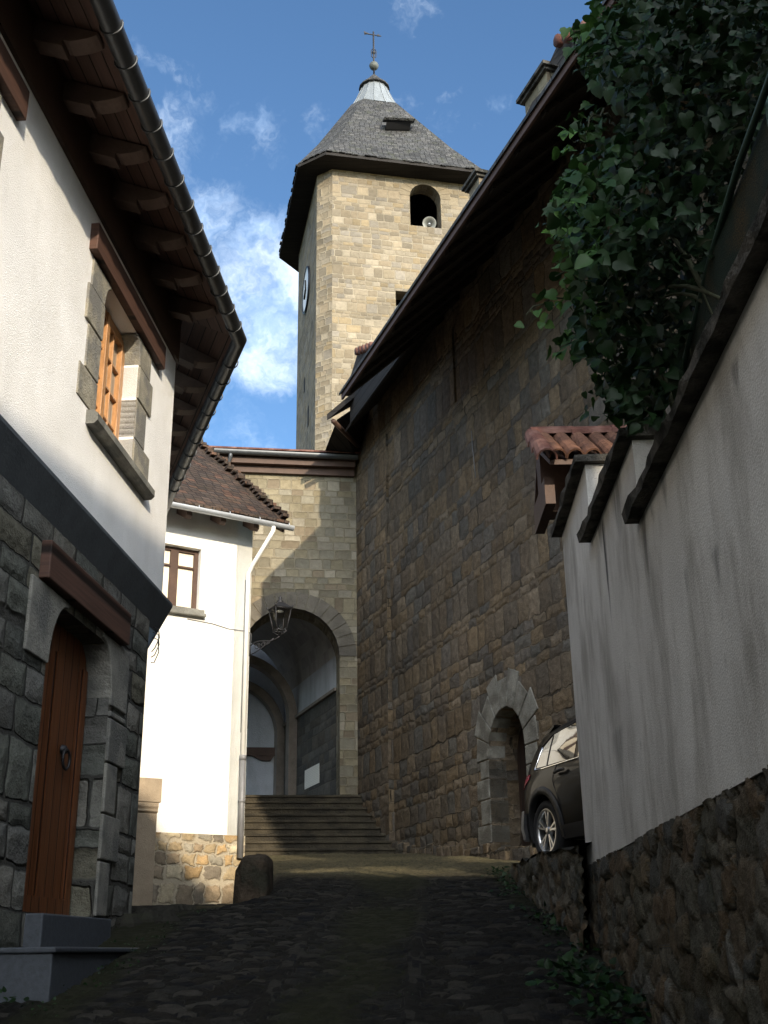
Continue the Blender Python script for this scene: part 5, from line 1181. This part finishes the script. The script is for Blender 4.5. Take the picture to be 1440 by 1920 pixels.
ch_.tube([K(x, yside(x, z)+.006, z) for x, z in ((.47, 1.185), (.385, .985), (.39, .955), (.6, .945), (1.0, .94), (1.6, .935), (2.42, .92))], .009, 6); ch_.build('chrome_strip', MT['chrome'], car)
MB().tube([K(x, yside(x, z)+.004, z) for x, z in ((.44, 1.19), (.66, 1.292), (1.28, 1.368), (1.95, 1.352))], .010, 6).build('window_trim', MT['plastic'], car)
# pillars between windows
sidepatch([(.662, .955), (.662, 1.29), (.70, 1.295), (.70, .955)], .005, 3).build('pillar_trim', MT['plastic'], car)
# arch cladding and sill
for x in AX:
    ac_ = MB(); V = []; A_ = np.linspace(-.25, math.pi+.25, 22)
    for a in A_:
        for rr2, oo in ((.365, -.05), (.365, .012), (.435, .014), (.45, -.02)):
            xx, zz2 = x+rr2*math.cos(a), .315+rr2*math.sin(a); zz2 = max(zz2, .16); V.append(K(xx, yside(xx, zz2)+oo, zz2))
    ac_.add(V, [(4*i+k, 4*i+k+1, 4*i+5+k, 4*i+4+k) for i in range(21) for k in range(3)], True); ac_.build('arch_trim', MT['plastic'], car)
sidepatch([(.98, .20), (.98, .33), (2.58, .33), (2.58, .20)], .012, 5).build('sill_trim', MT['plastic'], car)
# rear: lamp, bumper, hatch glass
tlp = MB(); V = []
for x, z0_, z1_ in ((.0, .80, .90), (.05, .80, .925), (.12, .81, .935), (.20, .84, .935), (.27, .88, .93)):
    V += [K(x-.006, yside(x, z0_)+.008, z0_), K(x-.006, yside(x, (z0_+z1_)/2)+.012, (z0_+z1_)/2), K(x-.006, yside(x, z1_)+.008, z1_)]
tlp.add(V, [(3*i+k, 3*i+k+1, 3*i+4+k, 3*i+3+k) for i in range(4) for k in range(2)], True); tlp.add([K(-.012, .40, .80), K(-.012, yside(0, .8)+.008, .80), K(-.012, yside(0, .9)+.008, .90), K(-.012, .40, .90)], [(0, 1, 2, 3)]); tlp.build('tail_light', MT['tail'], car)
bmp = MB(); V = []
for x, yy_ in ((-.06, .0), (-.06, .45), (-.03, .62), (.05, .74), (.16, .80), (.24, .81)):
    V += [K(x, yy_, .26), K(x-.02, yy_+.015, .38), K(x, yy_+.005, .55)]
bmp.add(V, [(3*i+k, 3*i+k+1, 3*i+4+k, 3*i+3+k) for i in range(5) for k in range(2)], True); bmp.build('rear_bumper', MT['bumper'] if 'bumper' in MT else MT['leadpipe'], car)
MB().tube([K(.98, yside(.98, .845)+.03, .845), K(1.05, yside(1.05, .85)+.042, .85), K(1.12, yside(1.12, .853)+.042, .853), K(1.17, yside(1.17, .855)+.028, .855)], .016, 8).build('door_handle', MT['plastic'], car)
MB().tube([K(x, yside(x, z)+.0015, z) for x, z in ((.92, .955), (.90, .80), (.93, .72), (1.02, .56), (1.06, .36))], .004, 4).tube([K(x, yside(x, z)+.0015, z) for x, z in ((1.62, .94), (1.63, .7), (1.62, .36))], .004, 4).build('door_gap', MT['black'], car)
MB().hexa([K(.28, -.55, 1.30), K(.28, .55, 1.30), K(.55, .56, 1.40), K(.55, -.56, 1.40), K(.25, -.55, 1.325), K(.25, .55, 1.325), K(.55, .56, 1.418), K(.55, -.56, 1.418)]).build('roof_spoiler', MT['paint'], car)
def wheel(x, sg_):
    c = K(x, sg_*.66, .315); ax_ = cside*sg_
    w = MB().lathe(c, ax_, [(.19, -.09), (.28, -.10), (.305, -.08), (.315, 0), (.305, .085), (.28, .105), (.222, .10), (.215, .06)], 40).build('wheel', MT['tyre'], car)
    rm_ = MB(); u1 = cf; u2 = Z3
    rm_.lathe(c, ax_, [(.222, .095), (.205, .10), (.20, .06), (.20, -.05)], 40); rm_.lathe(c, ax_, [(0, .085), (.03, .088), (.045, .075), (.05, .04)], 20)
    for k in range(10):
        a = 2*math.pi*(k//2)/5+(.17 if k % 2 else -.17)+.2; b2 = 2*math.pi*(k//2)/5+.2+(.06 if k % 2 else -.06)
        d1 = u1*math.cos(a)+u2*math.sin(a); d0 = u1*math.cos(b2)+u2*math.sin(b2); tt = np.cross(ax_, d1)
        rm_.hexa([c+d0*.04+ax_*.05-tt*.010, c+d0*.04+ax_*.05+tt*.010, c+d1*.21+ax_*.055+tt*.015, c+d1*.21+ax_*.055-tt*.015, c+d0*.04+ax_*.08-tt*.008, c+d0*.04+ax_*.08+tt*.008, c+d1*.21+ax_*.092+tt*.012, c+d1*.21+ax_*.092-tt*.012])
    rm_.build('rim', MT['rim'], w, recalc=True)
    MB().lathe(c, ax_, [(0, .01), (.2, .01)], 24).build('hub_back', MT['black'], w, recalc=False)
for x in AX: wheel(x, 1); wheel(x, -1)

# ================================================================== NEIGHBOUR HOUSE (out of frame behind the camera: its gable throws the shade over the lane)
nh = thing('neighbour_house', 'gabled stone house behind the viewer across the lane', 'house', (5, -7, -2.5))
h2 = np.array([-math.sin(rad(180-SUN_AZ)), math.cos(rad(180-SUN_AZ)), 0]); r2 = np.array([h2[1], -h2[0], 0])      # along the light, and to its right
ce, se = math.cos(rad(SUN_EL)), math.sin(rad(SUN_EL))
def from_sun(u, v, hh): return r2*u+h2*hh+Z3*((v-se*hh)/ce)
hN = -7.6
U0, UA, U1 = -2.6, 2.48, 3.80
vA = 7.92; gab = [(U0, vA-(UA-U0)*.97), (UA, vA), (U1, vA-(U1-UA)*.945)]
base = [(U1, None), (U0, None)]
pt_ = [from_sun(u, v, hN) for u, v in gab]; lowR = r2*U1+h2*hN+Z3*-4.5; lowL = r2*U0+h2*hN+Z3*-4.5
MB().prism([lowL]+pt_+[lowR], -h2*7).build('wall', MT['church'], nh)
rfm = MB(); 
for a, b in ((pt_[0], pt_[1]), (pt_[1], pt_[2])):
    rfm.hexa([a, b, b-h2*7.3, a-h2*7.3, a+Z3*.02, b+Z3*.02, b-h2*7.3+Z3*.02, a-h2*7.3+Z3*.02])
rfm.build('roof', MT['slate'], nh)
MB().prism([from_sun(1.6, 3.4, hN+.0), from_sun(1.6, 4.8, hN), from_sun(2.5, 4.8, hN), from_sun(2.5, 3.4, hN)], h2*.03).build('window', MT['glass'], nh)
print('script done', len(bpy.data.objects))

# unseen tree added right of the frame to shade the gate roof and car
gt_ = thing('added_shade_tree', 'unseen leafy tree added behind the white wall to shade the gate roof and car', 'tree', (3.4, 3.0, .2))
def tree_pt(u, v, h): return from_sun(u, v, h)
MB().tube([np.array([3.9, 2.2, .2]), np.array([3.95, 2.3, 2.2]), np.array([4.1, 2.5, 4.0]), np.array([4.0, 2.6, 6.2])], [.13, .11, .08, .03], 9).build('trunk', MT['stem'], gt_)
LV, LF, LT = [], [], []
for (u0, v0, ru, rv, n_) in ((4.85, 6.35, 1.15, .62, 2600), (5.95, 4.9, .5, 1.2, 900), (6.0, 6.2, .9, 1.0, 700)):
    for _ in range(n_):
        a, b, c = [random.gauss(0, .42) for _ in range(3)]
        p = from_sun(u0+a*ru, v0+b*rv, 1.0+c*.8); rleaf(p, .3)
        LV[-1] = LV[-1]
LVn = np.array(LV)
tf_ = finish('crown', LV, LF, [True]*len(LF), MT['leaf'], gt_, recalc=False)
ca = tf_.data.color_attributes.new('tint', 'FLOAT_COLOR', 'POINT'); T_ = np.array(LT); ca.data.foreach_set('color', np.stack([T_, T_, T_, T_*0+1], -1).astype(np.float32).ravel())
